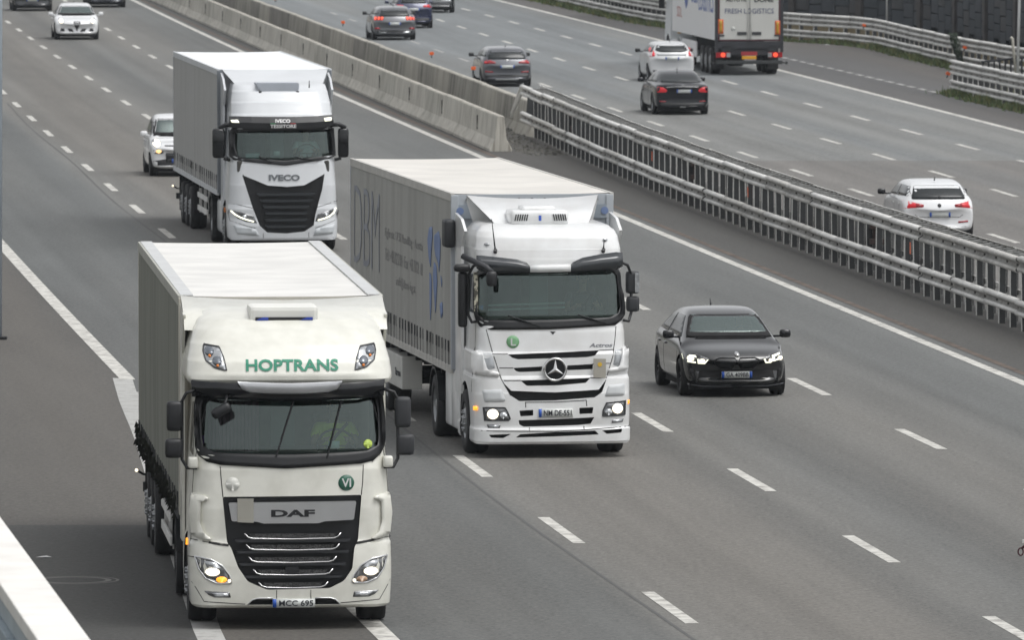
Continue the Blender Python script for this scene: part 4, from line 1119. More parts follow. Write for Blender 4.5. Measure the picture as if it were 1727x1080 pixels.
# ================================================================== 1. cream lorry
def cream_lorry():
    CREAM = M('cream_paint', (.72, .715, .65), .30, var2=(.64, .635, .57), contrast=(.30, .62), scale=5, coat=.5)
    t = thing('articulated_lorry', 'cream lorry with green HOPTRANS lettering on its roof, nearest at the lower left', 'lorry', (-2.70, 113.9, 0), .077, 'lorries driving towards the camera')
    D = lambda *p: [((x - 663.8) / 337.9, (1043 - y) / 337.9) for x, y in p]
    U = lambda *p: [((x - 848) / 435.6, (2155 - y) / 435.4) for x, y in p]
    sl = [(.265, 1.17, .10, .20, .10), (.285, 1.225, .02, .26, .10), (.60, 1.245, .0, .28, .10), (.80, 1.245, .0, .28, .11), (1.06, 1.24, .03, .30, .12), (1.09, 1.225, .065, .28, .12),
          (1.5, 1.22, .07, .28, .12), (1.98, 1.20, .10, .28, .13), (2.05, 1.19, .12, .28, .13), (2.5, 1.165, .22, .26, .13), (2.85, 1.14, .31, .24, .12), (2.98, 1.15, .33, .24, .12),
          (3.01, 1.23, .20, .28, .12), (3.06, 1.265, .135, .34, .14), (3.14, 1.27, .13, .40, .16), (3.30, 1.25, .22, .44, .16), (3.5, 1.20, .42, .46, .15), (3.66, 1.15, .66, .46, .13), (3.78, 1.08, .98, .46, .1), (3.85, 1.0, 1.35, .4, .06), (3.875, .92, 1.6, .3, .05)]
    cab = cab_shell(sl, 2.25, CREAM, t); sf = Surf(cab.data)
    glass = smoothpoly(D((292, 78), (1028, 74), (1038, 150), (1038, 288), (985, 308), (660, 318), (345, 312), (290, 288), (286, 150)), .05)
    outer = smoothpoly(D((268, 62), (1048, 58), (1060, 150), (1062, 300), (1000, 352), (640, 372), (325, 354), (270, 318), (262, 150)), .07)
    grille = smoothpoly(D((378, 490), (956, 485), (940, 675), (925, 700), (915, 790), (880, 840), (820, 870), (560, 875), (480, 840), (440, 780), (412, 700), (396, 680)), .03)
    slot = smoothpoly(D((482, 938), (504, 915), (840, 912), (862, 938)), .01)
    cut(cab, [recess(shrink(glass, .012), -1, 1.75, INT1), recess(grille, -1, .19, BLACK), recess(slot, -1, .2, BLACK), arch_cutter(-1, 1.4, .5, .62), arch_cutter(1, 1.4, .5, .62)])
    frame(sf, 'windscreen_frame', outer, shrink(glass, .02), BLACK, t, off=.022, depth=.05, sub=3)
    ws = panel(sf, 'windscreen', glass, CLEAR, t, off=.004, depth=.004)
    for c in (D((985, 275))[0], ):
        panel(sf, 'sticker', disc(c, .055, 16), M('lime_sticker', (.42, .55, .10), .5), ws, off=.012, depth=.003)
    panel(sf, 'sticker', D((820, 262), (866, 262), (866, 292), (820, 292)), M('white_pass', (.6, .62, .6), .6), ws, off=-.02, depth=.003)
    panel(sf, 'sticker', D((289, 240), (306, 240), (306, 275), (289, 275)), M('purple_tag', (.22, .05, .35), .6), ws, off=-.02, depth=.003)
    wiper(t, *D((600, 322))[0], *D((676, 95))[0], sf); wiper(t, *D((812, 330))[0], *D((876, 95))[0], sf)
    interior(t, 2.10, 2.84, .12, .58, CURT, 1.6)
    # visor
    vis = smoothpoly(D((250, 2), (420, 14), (660, 22), (900, 14), (1060, -2), (1056, 58), (880, 80), (660, 86), (430, 80), (262, 66)), .03)
    vz = MB(); pts = []
    for x, z in [(a, b) for a, b in D((252, 10), (330, 14), (420, 18), (540, 22), (660, 24), (780, 22), (900, 18), (980, 14), (1058, 8))]:
        y = .07 + .13 * (x / 1.2) ** 2 + (.22 * max(0, abs(x) - .95) / .3)
        pts.append((x, y, z))
    for (x, y, z) in pts: vz.v += [(x, y - .01, z), (x * .99, y + .05, z - .205), (x * .98, y + .10, z - .20), (x * .99, y + .03, z + .005)]
    for i in range(len(pts) - 1):
        for k in range(4): vz.f.append((4 * i + k, 4 * i + (k + 1) % 4, 4 * i + 4 + (k + 1) % 4, 4 * i + 4 + k)); vz.mi.append(0)
    vo = vz.done('sun_visor', BLACKG, t, True)
    so_ = MB(); sp = []
    for x, zt_, zb_ in [(-.66, 3.055, 3.045), (-.60, 3.05, 2.96), (-.5, 3.045, 2.925), (-.25, 3.035, 2.91), (0, 3.03, 2.908), (.2, 3.035, 2.91), (.45, 3.045, 2.925), (.56, 3.05, 2.96), (.62, 3.055, 3.045)]:
        y = .012 + .13 * (x / 1.2) ** 2; sp.append((x, y))
        so_.v += [(x, y + (3.06 - zt_) * .5 - .01, zt_), (x, y + (3.06 - zb_) * .55 - .025, zb_), (x, y + .08, zb_ - .005), (x, y + .04, zt_ + .01)]
    for i in range(len(sp) - 1):
        for k in range(4): so_.f.append((4 * i + k, 4 * i + (k + 1) % 4, 4 * i + 4 + (k + 1) % 4, 4 * i + 4 + k)); so_.mi.append(0)
    so_.done('visor_trim', M('visor_silver', (.55, .56, .58), .3, metal=.4), t, True)
    # front panel joints
    SEAM = M('panel_gap', (.02, .02, .02), .8)
    panel(sf, 'panel_seam', strip(D((369, 364), (374, 430), (380, 492)), .010), SEAM, t, off=.004, depth=.01)
    panel(sf, 'panel_seam', strip(D((964, 360), (961, 430), (955, 486)), .010), SEAM, t, off=.004, depth=.01)
    for a, b, c in (((320, 679), (370, 686), (402, 690)), ((1010, 672), (960, 680), (930, 684))):
        panel(sf, 'panel_seam', strip(D(a, b, c), .028), SEAM, t, off=.006, depth=.01)
    for q in (((246, 668), (300, 676), (330, 680)), ((1082, 662), (1040, 668), (1005, 674)), ((250, 846), (268, 870), (300, 925), (470, 935)), ((1078, 840), (1062, 868), (1030, 920), (866, 932)), ((232, 740), (262, 742)), ((1060, 735), (1082, 732))):
        panel(sf, 'panel_seam', strip(D(*q), .009), SEAM, t, off=.004, depth=.01)
    for x in (600, 742): panel(sf, 'panel_seam', strip(D((x, 876), (x, 912)), .007), SEAM, t, off=.004, depth=.01)
    # badge bar, lettering, plate sticker
    bar = MB(); bp_ = smoothpoly(D((402, 513), (932, 509), (922, 586), (800, 592), (775, 600), (545, 600), (520, 592), (415, 590)), .02)
    bar.prism(bp_, .045, .12, 'y'); bo = bar.done('badge_bar', SILVER, t); bsf = Surf(bo.data)
    lettering(bsf, 'badge_lettering', 'DAF', (*D((578, 573))[0], *D((760, 543))[0]), BLACK, bo, off=.006, bold=.045, depth=.006)
    st = MB(); st.prism(D((438, 495), (505, 495), (505, 596), (438, 593)), .02, .03, 'y'); st.done('grey_plate', M('grey_plate', (.33, .32, .28), .6), t)
    MESHM = M('grille_mesh', (.12, .12, .12), .5, metal=.6, var=.8, scale=90, contrast=(.45, .55))
    for y_, x0, x1 in ((652, 468, 868), (698, 474, 862), (750, 485, 850), (802, 503, 834), (856, 525, 814)):
        f = MB(); p = D((x0, y_ - 12), (x0 + 14, y_ + 4), (x0 + 34, y_ + 10), ((x0 + x1) / 2, y_ + 13), (x1 - 34, y_ + 10), (x1 - 14, y_ + 4), (x1, y_ - 12))
        f.tube([(x, .03 + .05 * x * x, z) for x, z in p], .0095, 6); so2 = f.done('chrome_slat', CHROME, t, True)
        f = MB(); f.prism(D((x0 + 22, y_ - 9), (x1 - 22, y_ - 9), (x1 - 30, y_ + 8), (x0 + 30, y_ + 8)), .06, .075, 'y'); f.done('mesh_strip', MESHM, t)
        f = MB(); f.prism(D((x0 - 40, y_ + 16), (x1 + 40, y_ + 16), (x1 + 34, y_ + 26), (x0 - 34, y_ + 26)), .05, .19, 'y'); f.done('grille_bar', GRAPH, t)
    f = MB(); f.prism(D((640, 780), (690, 778), (696, 800), (680, 806), (648, 806), (634, 800)), .03, .1, 'y'); f.done('sensor_cover', BLACK, t)
    # lamps
    for s in (-1, 1):
        m_ = (lambda p: p) if s < 0 else flip
        hl = D((262, 738), (330, 750), (375, 775), (405, 815), (415, 848), (350, 848), (306, 828), (278, 790))
        h = panel(sf, 'headlight', m_(hl), LAMPD, t, off=.004, depth=.03, r=.02)
        frame(sf, 'lamp_rim', m_(shrink(hl, -.05)), m_(shrink(hl, .05)), SILVER, h, off=.01, depth=.01, n=48)
        panel(sf, 'lamp_reflector', m_(D((300, 755), (345, 760), (375, 785), (350, 785), (312, 782))), LENS, h, off=.010, depth=.004)
        panel(sf, 'lamp_beam', m_(disc(D((335, 801))[0], .088, 18, .05)), LIT, h, off=.014, depth=.004)
        panel(sf, 'lamp_beam', m_(disc(D((372, 832))[0], .068, 16, .036)), AMBER if s < 0 else M('clear_indicator', (.45, .30, .2), .2), h, off=.015, depth=.004)
        panel(sf, 'lamp_beam', m_(disc(D((404, 838))[0], .02, 10)), LIT, h, off=.016, depth=.004)
        fg = D((300, 880), (405, 885), (411, 908), (342, 907), (318, 897))
        h = panel(sf, 'fog_lamp', m_(fg), LAMPD, t, off=.004, depth=.03, r=.01)
        panel(sf, 'fog_reflector', m_(D((332, 888), (398, 890), (402, 904), (345, 902))), LENS, h, off=.008, depth=.003)
        # corner aero flap
        fl_ = MB(); P = D((250, 478), (310, 488), (322, 500), (288, 512), (286, 600), (300, 640), (335, 668), (290, 668), (250, 655), (240, 560))
        panel(sf, 'corner_flap', m_(P), CREAM, t, off=.045, depth=.06, r=.03)
        lm = U((388, 634), (470, 645), (492, 700), (506, 768), (440, 752), (395, 717), (383, 672))
        h = panel(sf, 'roof_lamp', m_(lm), LENS, t, off=.006, depth=.03, r=.02)
        frame(sf, 'lamp_rim', m_(shrink(lm, -.04)), m_(shrink(lm, .04)), GRAPH, h, off=.010, depth=.01, n=40)
        for c in ((415, 668), (455, 718)):
            panel(sf, 'lamp_bowl', m_(disc(U(c)[0], .058, 18)), M('bowl_grey', (.22, .24, .27), .15, metal=.6), h, off=.014, depth=.004)
            panel(sf, 'lamp_spot', m_(disc(U((c[0] + 2, c[1] + 24))[0], .018, 8)), AMBERR, h, off=.017, depth=.003)
        slabs  # side air deflector panels
    panel(sf, 'vi_badge', disc(D((892, 434))[0], .098, 28), M('badge_green', (.02, .11, .07), .4), t, off=.006, depth=.006)
    lettering(sf, 'vi_lettering', 'VI', (*D((873, 452))[0], *D((912, 416))[0]), PLATE, t, off=.014, bold=.02)
    panel(sf, 'ghost_sticker', disc(D((420, 436))[0], .085, 20), M('ghost_sticker', (.69, .69, .64), .4), t, off=.008, depth=.002)
    GREEN = M('green_lettering', (.03, .25, .155), .5)
    lettering(sf, 'roof_lettering', 'HOPTRANS', (*U((607, 770))[0], *U((1103, 708))[0]), GREEN, t, off=.012, bold=.03, depth=.001)
    number_plate(t, sf, D((671, 931))[0], .52, .105, 'MCC 695', off=.02)
    panel(sf, 'bumper_trim', strip(D((480, 938), (498, 918), (520, 911), (585, 910)), .014), SILVER, t, off=.012, depth=.02)
    panel(sf, 'bumper_trim', strip(D((760, 910), (825, 911), (846, 918), (864, 938)), .014), SILVER, t, off=.012, depth=.02)
    # roof unit and rear spoiler
    mb = MB(); mb.box(-.47, .38, .95, 1.75, 3.72, 3.93, .05); mb.done('roof_unit', M('unit_white', (.72, .72, .68), .5, var=.05), t)
    mb = MB(); mb.box(-.40, .31, .925, .97, 3.74, 3.80, .01); mb.done('unit_grille', BLACK, t)
    for x in (-.34, .21): mb = MB(); mb.prism([(x - .05, 3.765), (x + .1, 3.765), (x + .1, 3.80), (x + .03, 3.80)], .915, .93, 'y'); mb.done('unit_stripe', M('stripe_blue', (.03, .07, .40), .5), t)
    mb = MB(); vs = []
    for x in (-1.26, -1.1, -.8, -.4, 0, .4, .8, 1.1, 1.26):
        yy = 1.45 + .25 * (1 - (abs(x) / 1.26) ** 3) * -1; zt_ = 3.90 + .06 * (abs(x) / 1.26) ** 2
        vs += [(x, yy - .1, 3.62), (x, yy + .15, 3.80), (x, 2.42, zt_ + .03), (x, 2.45, zt_ - .02), (x, 2.3, 3.0)]
    n = 9; mb.v = vs
    for i in range(n - 1):
        for k in range(4): mb.f.append((5 * i + k, 5 * i + 5 + k, 5 * i + 6 + k, 5 * i + k + 1)); mb.mi.append(0)
    mb.done('roof_spoiler', CREAM, t, True)
    for s in (-1, 1):
        mb = MB(); mb.prism([(1.9, .95), (2.48, .95), (2.50, 3.88), (1.5, 3.80), (1.9, 3.3)], *sorted((s * 1.235, s * 1.27)), 'x'); mb.done('side_deflector', CREAM, t)
        sg = [(.55, 2.12), (1.55, 2.12), (1.55, 2.72), (.62, 2.78)]
        panel(sf, 'side_window', sg, DGLASS, t, 'l' if s < 0 else 'r', off=.004, depth=.01, r=.05)
        panel(sf, 'door_seam', strip([(.42, 1.0), (.42, 2.9)], .012), SEAM, t, 'l' if s < 0 else 'r', off=.003, depth=.01)
        panel(sf, 'side_marker', [(1.0, .98), (1.06, .98), (1.06, 1.06), (1.0, 1.06)], AMBER, t, 'l' if s < 0 else 'r', off=.02, depth=.02)
    # mirrors
    for s, zz in ((-1, (2.43, 2.80, 2.10, 2.34)), (1, (2.46, 2.84, 2.12, 2.38))):
        mirror(t, s * (1.42 if s < 0 else 1.39), .36, zz[0], zz[1], .20, BLACK if s < 0 else GRAPH); mirror(t, s * (1.43 if s < 0 else 1.42), .34, zz[2], zz[3], .22, BLACK if s < 0 else GRAPH)
        mb = MB(); mb.tube([(s * 1.12, .42, 2.95), (s * 1.28, .38, 2.90), (s * 1.33, .42, 2.8), (s * 1.33, .42, 2.08), (s * 1.27, .36, 1.98), (s * 1.15, .34, 1.98)], .022, 8); mb.done('mirror_arm', BLACK, t, True)
        mb = MB(); mb.box(s * 1.2 - .06, s * 1.2 + .06, .24, .42, 1.98, 2.12, .03); mb.done('mirror_bracket', CREAM, t, True)
    mb = MB(); mb.box(-.13, .13, -.06, .06, -.065, .065, .05); o = mb.done('kerb_mirror', BLACK, t, True); o.rotation_euler = (0, R(-28), 0); o.location = (-.86, .10, 2.70)
    mb = MB(); mb.tube([(-.86, .10, 2.72), (-.80, .12, 2.82), (-.78, .2, 2.90)], .02, 6); mb.done('mirror_arm', BLACK, t, True)
    tractor_base(t, 2.25, RIM)
    cur = curtain_mat('grey_curtain', (.20, .205, .175), (.13, .135, .115), .6)
    ROOFW = M('white_tarpaulin', (.74, .73, .70), .5, var=.15, scale=1.2)
    trailer(t, 2.62, 13.6, 3.97, ROOFW, cur, M('trailer_rail', (.42, .42, .38), .6), roof_edge=M('roof_edge_grey', (.56, .57, .57), .5), frontm=M('front_wall_cream', (.52, .50, .44), .6), wavy=True, n_straps=28, strap_top=1.5)
    # frayed edge of the curtain along the rail
    mb = MB(); rr = random.Random(2)
    for k in range(420):
        y = 2.7 + rr.random() * 13.4; z = 1.20 + rr.random() * .30; s = rr.uniform(.03, .08)
        mb.add([(-1.30 - rr.random() * .05, y, z), (-1.31, y + s, z - s), (-1.34 - rr.random() * .03, y - s * .3, z - s * 1.3)], [(0, 1, 2)])
    o = mb.done('frayed_straps', M('frayed_webbing', (.10, .105, .085), .9, var=.5, scale=12), t); o['kind'] = 'stuff'
    driver(Vector((-2.70, 113.9, 0)) + Matrix.Rotation(.077, 3, 'Z') @ Vector((.58, .98, 1.93)), .077, 'driver in a yellow T-shirt with a seat belt at the wheel of the cream lorry', M('yellow_shirt', (.75, .75, .08), .8, var=.1), (.10, .09, .08))
    return t
cream_lorry()

# ================================================================== 2. white lorry with star
def star_lorry():
    WH = M('white_paint', (.76, .77, .77), .28, var2=(.66, .66, .65), contrast=(.30, .6), scale=2.4, coat=.5)
    t = thing('articulated_lorry', 'white lorry with a round three-pointed star on its grille and a roof air unit', 'lorry', (.66, 142.8, 0), .133, 'lorries driving towards the camera')
    D = lambda *p: [((x - 975.2) / 339.2, (1063 - y) / 339.2) for x, y in p]
    U = lambda *p: [((x - 1112) / 350.2, (1664 - y) / 350.2 - .02) for x, y in p]
    sl = [(.22, 1.19, .05, .2, .10), (.25, 1.215, .01, .25, .10), (.45, 1.22, 0, .26, .10), (.47, 1.205, .03, .26, .10), (.62, 1.21, .02, .26, .10), (1.0, 1.215, .03, .28, .11), (1.05, 1.215, .035, .28, .11), (1.22, 1.215, .06, .28, .11), (1.27, 1.19, .10, .26, .11),
          (1.32, 1.205, .10, .26, .11), (1.60, 1.205, .11, .26, .11), (1.64, 1.16, .16, .24, .11), (1.95, 1.15, .19, .24, .12), (2.05, 1.145, .22, .24, .12), (2.5, 1.13, .30, .22, .12), (2.85, 1.12, .36, .22, .12), (3.06, 1.13, .40, .24, .12), (3.2, 1.13, .44, .26, .12), (3.4, 1.10, .52, .3, .12), (3.48, 1.06, .62, .3, .1), (3.55, .98, .85, .3, .06), (3.57, .9, 1.1, .3, .05)]
    cab = cab_shell(sl, 2.25, WH, t); sf = Surf(cab.data)
    glass = smoothpoly(D((592, 98), (1325, 84), (1340, 200), (1350, 305), (1300, 335), (960, 345), (610, 347), (584, 310), (584, 200)), .05)
    outer = smoothpoly(D((572, 82), (1342, 68), (1358, 200), (1368, 315), (1335, 372), (960, 390), (625, 392), (585, 372), (566, 310), (564, 200)), .07)
    A = [D((735, 520), (1218, 503), (1190, 530), (1150, 537), (785, 545), (757, 537)), D((762, 590), (915, 583), (908, 608), (795, 612), (775, 606)), D((1045, 579), (1182, 573), (1180, 600), (1045, 604)),
         D((797, 655), (1166, 645), (1140, 670), (1060, 676), (1000, 681), (830, 683)), D((705, 662), (748, 708), (975, 718), (1210, 706), (1252, 652), (1226, 720), (1188, 746), (975, 760), (790, 762), (748, 735)),
         D((786, 862), (975, 858), (1185, 850), (1165, 884), (1100, 890), (812, 896), (790, 884)), D((790, 812), (862, 808), (862, 838), (796, 842)), D((1105, 800), (1180, 798), (1175, 830), (1106, 832)),
         D((630, 938), (748, 933), (705, 955), (645, 953)), D((795, 935), (975, 925), (1190, 920), (1208, 940), (975, 948), (770, 952)), D((1225, 920), (1335, 912), (1330, 932), (1252, 938))]
    cut(cab, [recess(shrink(glass, .012), -1, 1.8, INT1)] + [recess(smoothpoly(a, .012), -1, .24, BLACK) for a in A] + [arch_cutter(-1, 1.4, .52, .60), arch_cutter(1, 1.4, .52, .60)])
    frame(sf, 'windscreen_frame', outer, shrink(glass, .02), BLACK, t, off=.022, depth=.05, sub=3)
    ws = panel(sf, 'windscreen', glass, CLEAR, t, off=.004, depth=.004)
    panel(sf, 'sticker', D((600, 268), (618, 268), (618, 292), (600, 292)), M('blue_pass', (.03, .16, .45), .6), ws, off=-.02, depth=.003)
    interior(t, 2.20, 2.84, .25, .58, None, 1.5)
    for zz, x1 in ((2.34, 1055), (2.27, 1060)):
        mb = MB(); mb.tube([(-.97, .50, zz), (.22, .50, zz + .03)], .012, 6); mb.done('dash_tube', M('tube_light', (.6, .62, .6), .4), t)
    wiper(t, *D((905, 375))[0], *D((740, 318))[0], sf); wiper(t, *D((1265, 365))[0], *D((1110, 318))[0], sf)
    SEAM = MATS['panel_gap']
    for p in (D((628, 392), (642, 450), (662, 530), (700, 650), (745, 733)), D((1312, 380), (1304, 450), (1290, 530), (1262, 620), (1226, 716)), D((655, 518), (735, 518)), D((1215, 503), (1295, 500)), D((690, 590), (762, 590)), D((1180, 573), (1275, 570)), D((712, 655), (800, 655)), D((1165, 645), (1250, 645)), D((822, 766), (824, 795)), D((1143, 760), (1145, 790)), D((820, 768), (980, 768), (1143, 760)), D((842, 900), (842, 916)), D((1130, 895), (1130, 912)), D((565, 916), (975, 922), (1385, 900))):
        panel(sf, 'panel_seam', strip(p, .011), SEAM, t, off=.004, depth=.01)
    # star badge
    c = D((978, 598))[0]
    mb = MB(); mb.prism(disc(c, .165, 40), .02, .10, 'y'); b0 = mb.done('star_badge', BLACKG, t)
    mb = MB(); n = 40; mb.tube([(c[0] + .168 * math.cos(2 * math.pi * k / n), .03, c[1] + .168 * math.sin(2 * math.pi * k / n)) for k in range(n + 1)], .020, 8, False); mb.done('badge_ring', CHROME, b0, True)
    mb = MB()
    for k in range(3):
        a = R(90 + 120 * k); tip = Vector((c[0] + .155 * math.cos(a), .0, c[1] + .155 * math.sin(a))); l_ = Vector((c[0] + .032 * math.cos(a + R(60)), .005, c[1] + .032 * math.sin(a + R(60)))); r_ = Vector((c[0] + .032 * math.cos(a - R(60)), .005, c[1] + .032 * math.sin(a - R(60)))); m_ = Vector((c[0], -.02, c[1]))
        tip.y = .01; mb.add([m_, l_, tip, r_], [(0, 1, 2), (0, 2, 3)])
    mb.done('badge_star', CHROME, b0)
    mb = MB(); mb.prism(D((1181, 543), (1246, 545), (1246, 645), (1181, 642)), .05, .06, 'y'); o = mb.done('grey_plate', M('grey_plate2', (.40, .38, .33), .6), t)
    mb = MB(); mb.prism(disc(D((1214, 574))[0], .035, 14), .044, .05, 'y'); mb.done('plate_dot', M('plate_dot', (.7, .45, .05), .6), o)
    panel(sf, 'round_badge', disc(D((763, 455))[0], .098, 28), M('pale_green', (.20, .42, .22), .5), t, off=.006, depth=.006)
    lettering(sf, 'round_lettering', 'L', (*D((752, 475))[0], *D((778, 437))[0]), PLATE, t, off=.014, bold=.02)
    lettering(sf, 'model_lettering', 'Actros', (*D((1165, 486))[0], *D((1290, 466))[0]), M('grey_letter', (.22, .23, .25), .4, metal=.4), t, off=.006, bold=.02, shear=.25)
    panel(sf, 'small_emblem', D((958, 402), (988, 402), (973, 418)), GRAPH, t, off=.006, depth=.004)
    number_plate(t, sf, D((980, 825))[0], .53, .13, 'NM DE-551', off=.02)
    # lamps
    for s in (-1, 1):
        hl = D((605, 795), (716, 796), (730, 820), (743, 852), (734, 863), (612, 864)) if s < 0 else D((1250, 776), (1356, 768), (1353, 842), (1228, 846), (1232, 812))
        h = panel(sf, 'headlight', hl, LAMPD, t, off=.008, depth=.03, r=.02)
        frame(sf, 'lamp_rim', shrink(hl, -.05), shrink(hl, .04), GRAPH, h, off=.014, depth=.01, n=48)
        c_ = D((652, 830))[0] if s < 0 else D((1310, 806))[0]; c3 = D((706, 836))[0] if s < 0 else D((1262, 822))[0]
        panel(sf, 'lamp_beam', disc(c_, .085, 20, .078), LIT, h, off=.016, depth=.004)
        panel(sf, 'lamp_reflector', disc(c3, .055, 16, .05), LENS, h, off=.015, depth=.004)
        fg = D((620, 884), (692, 884), (690, 902), (628, 902)) if s < 0 else D((1280, 866), (1346, 860), (1338, 878), (1278, 882))
        h = panel(sf, 'fog_lamp', fg, LAMPD, t, off=.008, depth=.02, r=.01); panel(sf, 'fog_reflector', shrink(fg, .25), LENS, h, off=.012, depth=.003)
        mk = D((558, 792), (577, 792), (577, 812), (558, 812)) if s < 0 else D((1374, 766), (1386, 766), (1386, 786), (1374, 786))
        panel(sf, 'side_indicator', mk, AMBER, t, off=.03, depth=.03)
        vt = D((605, 518), (652, 514), (662, 560), (668, 592), (634, 600), (612, 570)) if s < 0 else D((1300, 505), (1342, 498), (1330, 560), (1322, 588), (1290, 580), (1298, 545))
        panel(sf, 'corner_vent', vt, M('vent_grey', (.40, .42, .44), .6), t, off=.006, depth=.01, r=.02)
        bu = D((600, 705), (700, 700), (720, 760), (700, 766), (610, 768)) if s < 0 else D((1262, 684), (1352, 676), (1352, 738), (1330, 742), (1240, 742))
        panel(sf, 'bumper_pocket', bu, M('pocket_white', (.60, .62, .63), .5), t, off=.006, depth=.01, r=.03)
        f0 = D((548, 505), (600, 498), (606, 520), (628, 600), (690, 612), (688, 632), (560, 628), (546, 590)) if s < 0 else D((1345, 490), (1378, 484), (1384, 590), (1370, 606), (1262, 618), (1262, 598), (1322, 588), (1342, 520))
        panel(sf, 'corner_flap', f0, WH, t, off=.05, depth=.07, r=.03)
    # sun visor in two dark wings and a white centre
    def vstrip(name, P, mat, fw=.0):
        mb = MB(); vs = []
        for x, zt_, zb_ in P:
            y = .17 + .14 * (x / 1.15) ** 2 + fw; vs += [(x, y + .07, zt_), (x, y, (zt_ + zb_) / 2 + .02), (x, y + .02, zb_), (x, y + .06, zb_ + .01)]
        mb.v = vs
        for i in range(len(P) - 1):
            for k in range(4): mb.f.append((4 * i + k, 4 * i + (k + 1) % 4, 4 * i + 4 + (k + 1) % 4, 4 * i + 4 + k)); mb.mi.append(0)
        mb.f += [(3, 2, 1, 0), tuple(4 * (len(P) - 1) + k for k in range(4))]; mb.mi += [0, 0]
        return mb.done(name, mat, t, True)
    SMOKE = M('smoked_visor', (.035, .04, .045), .25, var=.15, coat=.5)
    vstrip('sun_visor', [(-1.17, 3.12, 2.92), (-1.1, 3.12, 2.87), (-.8, 3.09, 2.865), (-.55, 3.06, 2.86), (-.40, 3.01, 2.86), (-.33, 2.92, 2.86)], SMOKE)
    vstrip('sun_visor', [(.24, 2.92, 2.86), (.31, 3.01, 2.86), (.46, 3.08, 2.865), (.75, 3.13, 2.88), (1.0, 3.16, 2.89), (1.10, 3.15, 2.94)], SMOKE)
    vstrip('visor_centre', [(-.36, 2.98, 2.865), (-.2, 2.985, 2.86), (.1, 2.99, 2.865), (.27, 2.99, 2.87)], WH, -.02)
    # roof: marker lamps, antennas, air unit, deflector
    for x in (-.98, .86):
        panel(sf, 'marker_lamp', disc((x, 3.28 if x < 0 else 3.34), .04, 12, .022), LENS, t, off=.02, depth=.03)
    for x, l_ in ((-.86, -.06), (.82, .01)):
        mb = MB(); b_ = sf.hit(x, 3.18, 'f', .02); mb.tube([b_, b_ + Vector((l_, -.02, .5 if x < 0 else .18))], [.014, .004], 5); mb.tube([b_ + Vector((0, .02, -.02)), b_ + Vector((0, -.02, .02))], .03, 8); mb.done('antenna', BLACK, t)
    mb = MB(); vs = []
    mb.box(-.55, .36, 1.0, 1.75, 3.54, 3.78, .07); mb.box(-.36, .16, 1.1, 1.65, 3.76, 3.84, .04); uo_ = mb.done('roof_unit', WH, t, True)
    for sx in (-1, 1):
        for k in range(6):
            x = -.095 + sx * (.22 + k * .036); mb = MB(); mb.prism([(x, 3.62), (x + .016, 3.62), (x + .016 - sx * .02, 3.72), (x - sx * .02, 3.72)], .985, 1.01, 'y'); mb.done('vent_slot', BLACK, uo_)
    mb = MB(); mb.box(-.115, -.075, .99, 1.005, 3.62, 3.70); mb.done('blue_logo', M('logo_blue', (.05, .12, .5), .5), uo_)
    mb = MB(); vs = []
    for x in (-1.0, -.8, -.5, -.2, .1, .4, .7, .95):
        k = (x + .02) / 1.0; top = (x * 1.0 if abs(x) < .9 else x * 1.0); vs += [(x * .72, 1.25, 3.52), (x * .86, 1.7, 3.68 + .02 * k * k), (x * 1.06, 2.38, 3.90 + .06 * k * k), (x * 1.06, 2.42, 3.86), (x * .9, 2.3, 3.3)]
    mb.v = vs
    for i in range(7):
        for k in range(4): mb.f.append((5 * i + k, 5 * i + 5 + k, 5 * i + 6 + k, 5 * i + k + 1)); mb.mi.append(0)
    mb.done('roof_spoiler', WH, t, True)
    for s in (-1, 1):
        mb = MB(); mb.prism([(1.7, .90), (2.40, .90), (2.46, 3.68), (1.75, 3.62), (1.3, 3.45), (1.7, 3.2)], *sorted((s * 1.19, s * 1.235)), 'x'); mb.done('side_deflector', WH, t)
        panel(sf, 'side_window', [(.72, 2.2), (1.6, 2.2), (1.6, 2.78), (.76, 2.82)], DGLASS, t, 'l' if s < 0 else 'r', off=.004, depth=.01, r=.05)
        panel(sf, 'door_seam', strip([(.60, 1.0), (.60, 2.9)], .012), SEAM, t, 'l' if s < 0 else 'r', off=.003, depth=.01)
        for k in range(2):
            mb = MB(); mb.box(*sorted((s * 1.14, s * 1.235)), 2.25 + k * .72, 2.93 + k * .72, .30, 1.22, .05); mb.done('side_skirt', WH, t, True)
    # patterned cream strips beside the left side window
    ch = panel(sf, 'window_strip', [(.62, 2.20), (.72, 2.20), (.72, 2.80), (.62, 2.80)], M('cream_pattern', (.55, .53, .42), .7, var=.5, scale=9), t, 'l', off=.006, depth=.01)
    mb = MB(); mb.box(-1.20, -1.14, .40, .50, 2.24, 2.86, .01); o = mb.done('patterned_strip', M('strip_pattern', (.5, .48, .38), .6, var=.85, scale=18, contrast=(.47, .53)), t)
    mb = MB(); mb.box(-1.41, -1.24, 2.35, 2.75, 3.14, 3.58, .05); mb.done('air_intake', GRAPH, t, True)
    mb = MB(); mb.box(-1.42, -1.28, .55, .72, 2.0, 2.86, .05); mb.done('mirror', BLACK, t, True)
    mb = MB(); mb.box(-1.50, -1.25, .44, .62, 2.86, 2.98, .05); mb.done('mirror', BLACK, t, True)
    mb = MB(); mb.box(1.19, 1.40, .55, .70, 2.50, 2.85, .05); mb.done('mirror', GRAPH, t, True); mb = MB(); mb.box(1.20, 1.40, .55, .70, 2.22, 2.46, .05); mb.done('mirror', GRAPH, t, True)
    mb = MB(); mb.box(1.32, 1.39, .53, .55, 2.52, 2.82, .004); mb.done('mirror_glass', LENS, t)
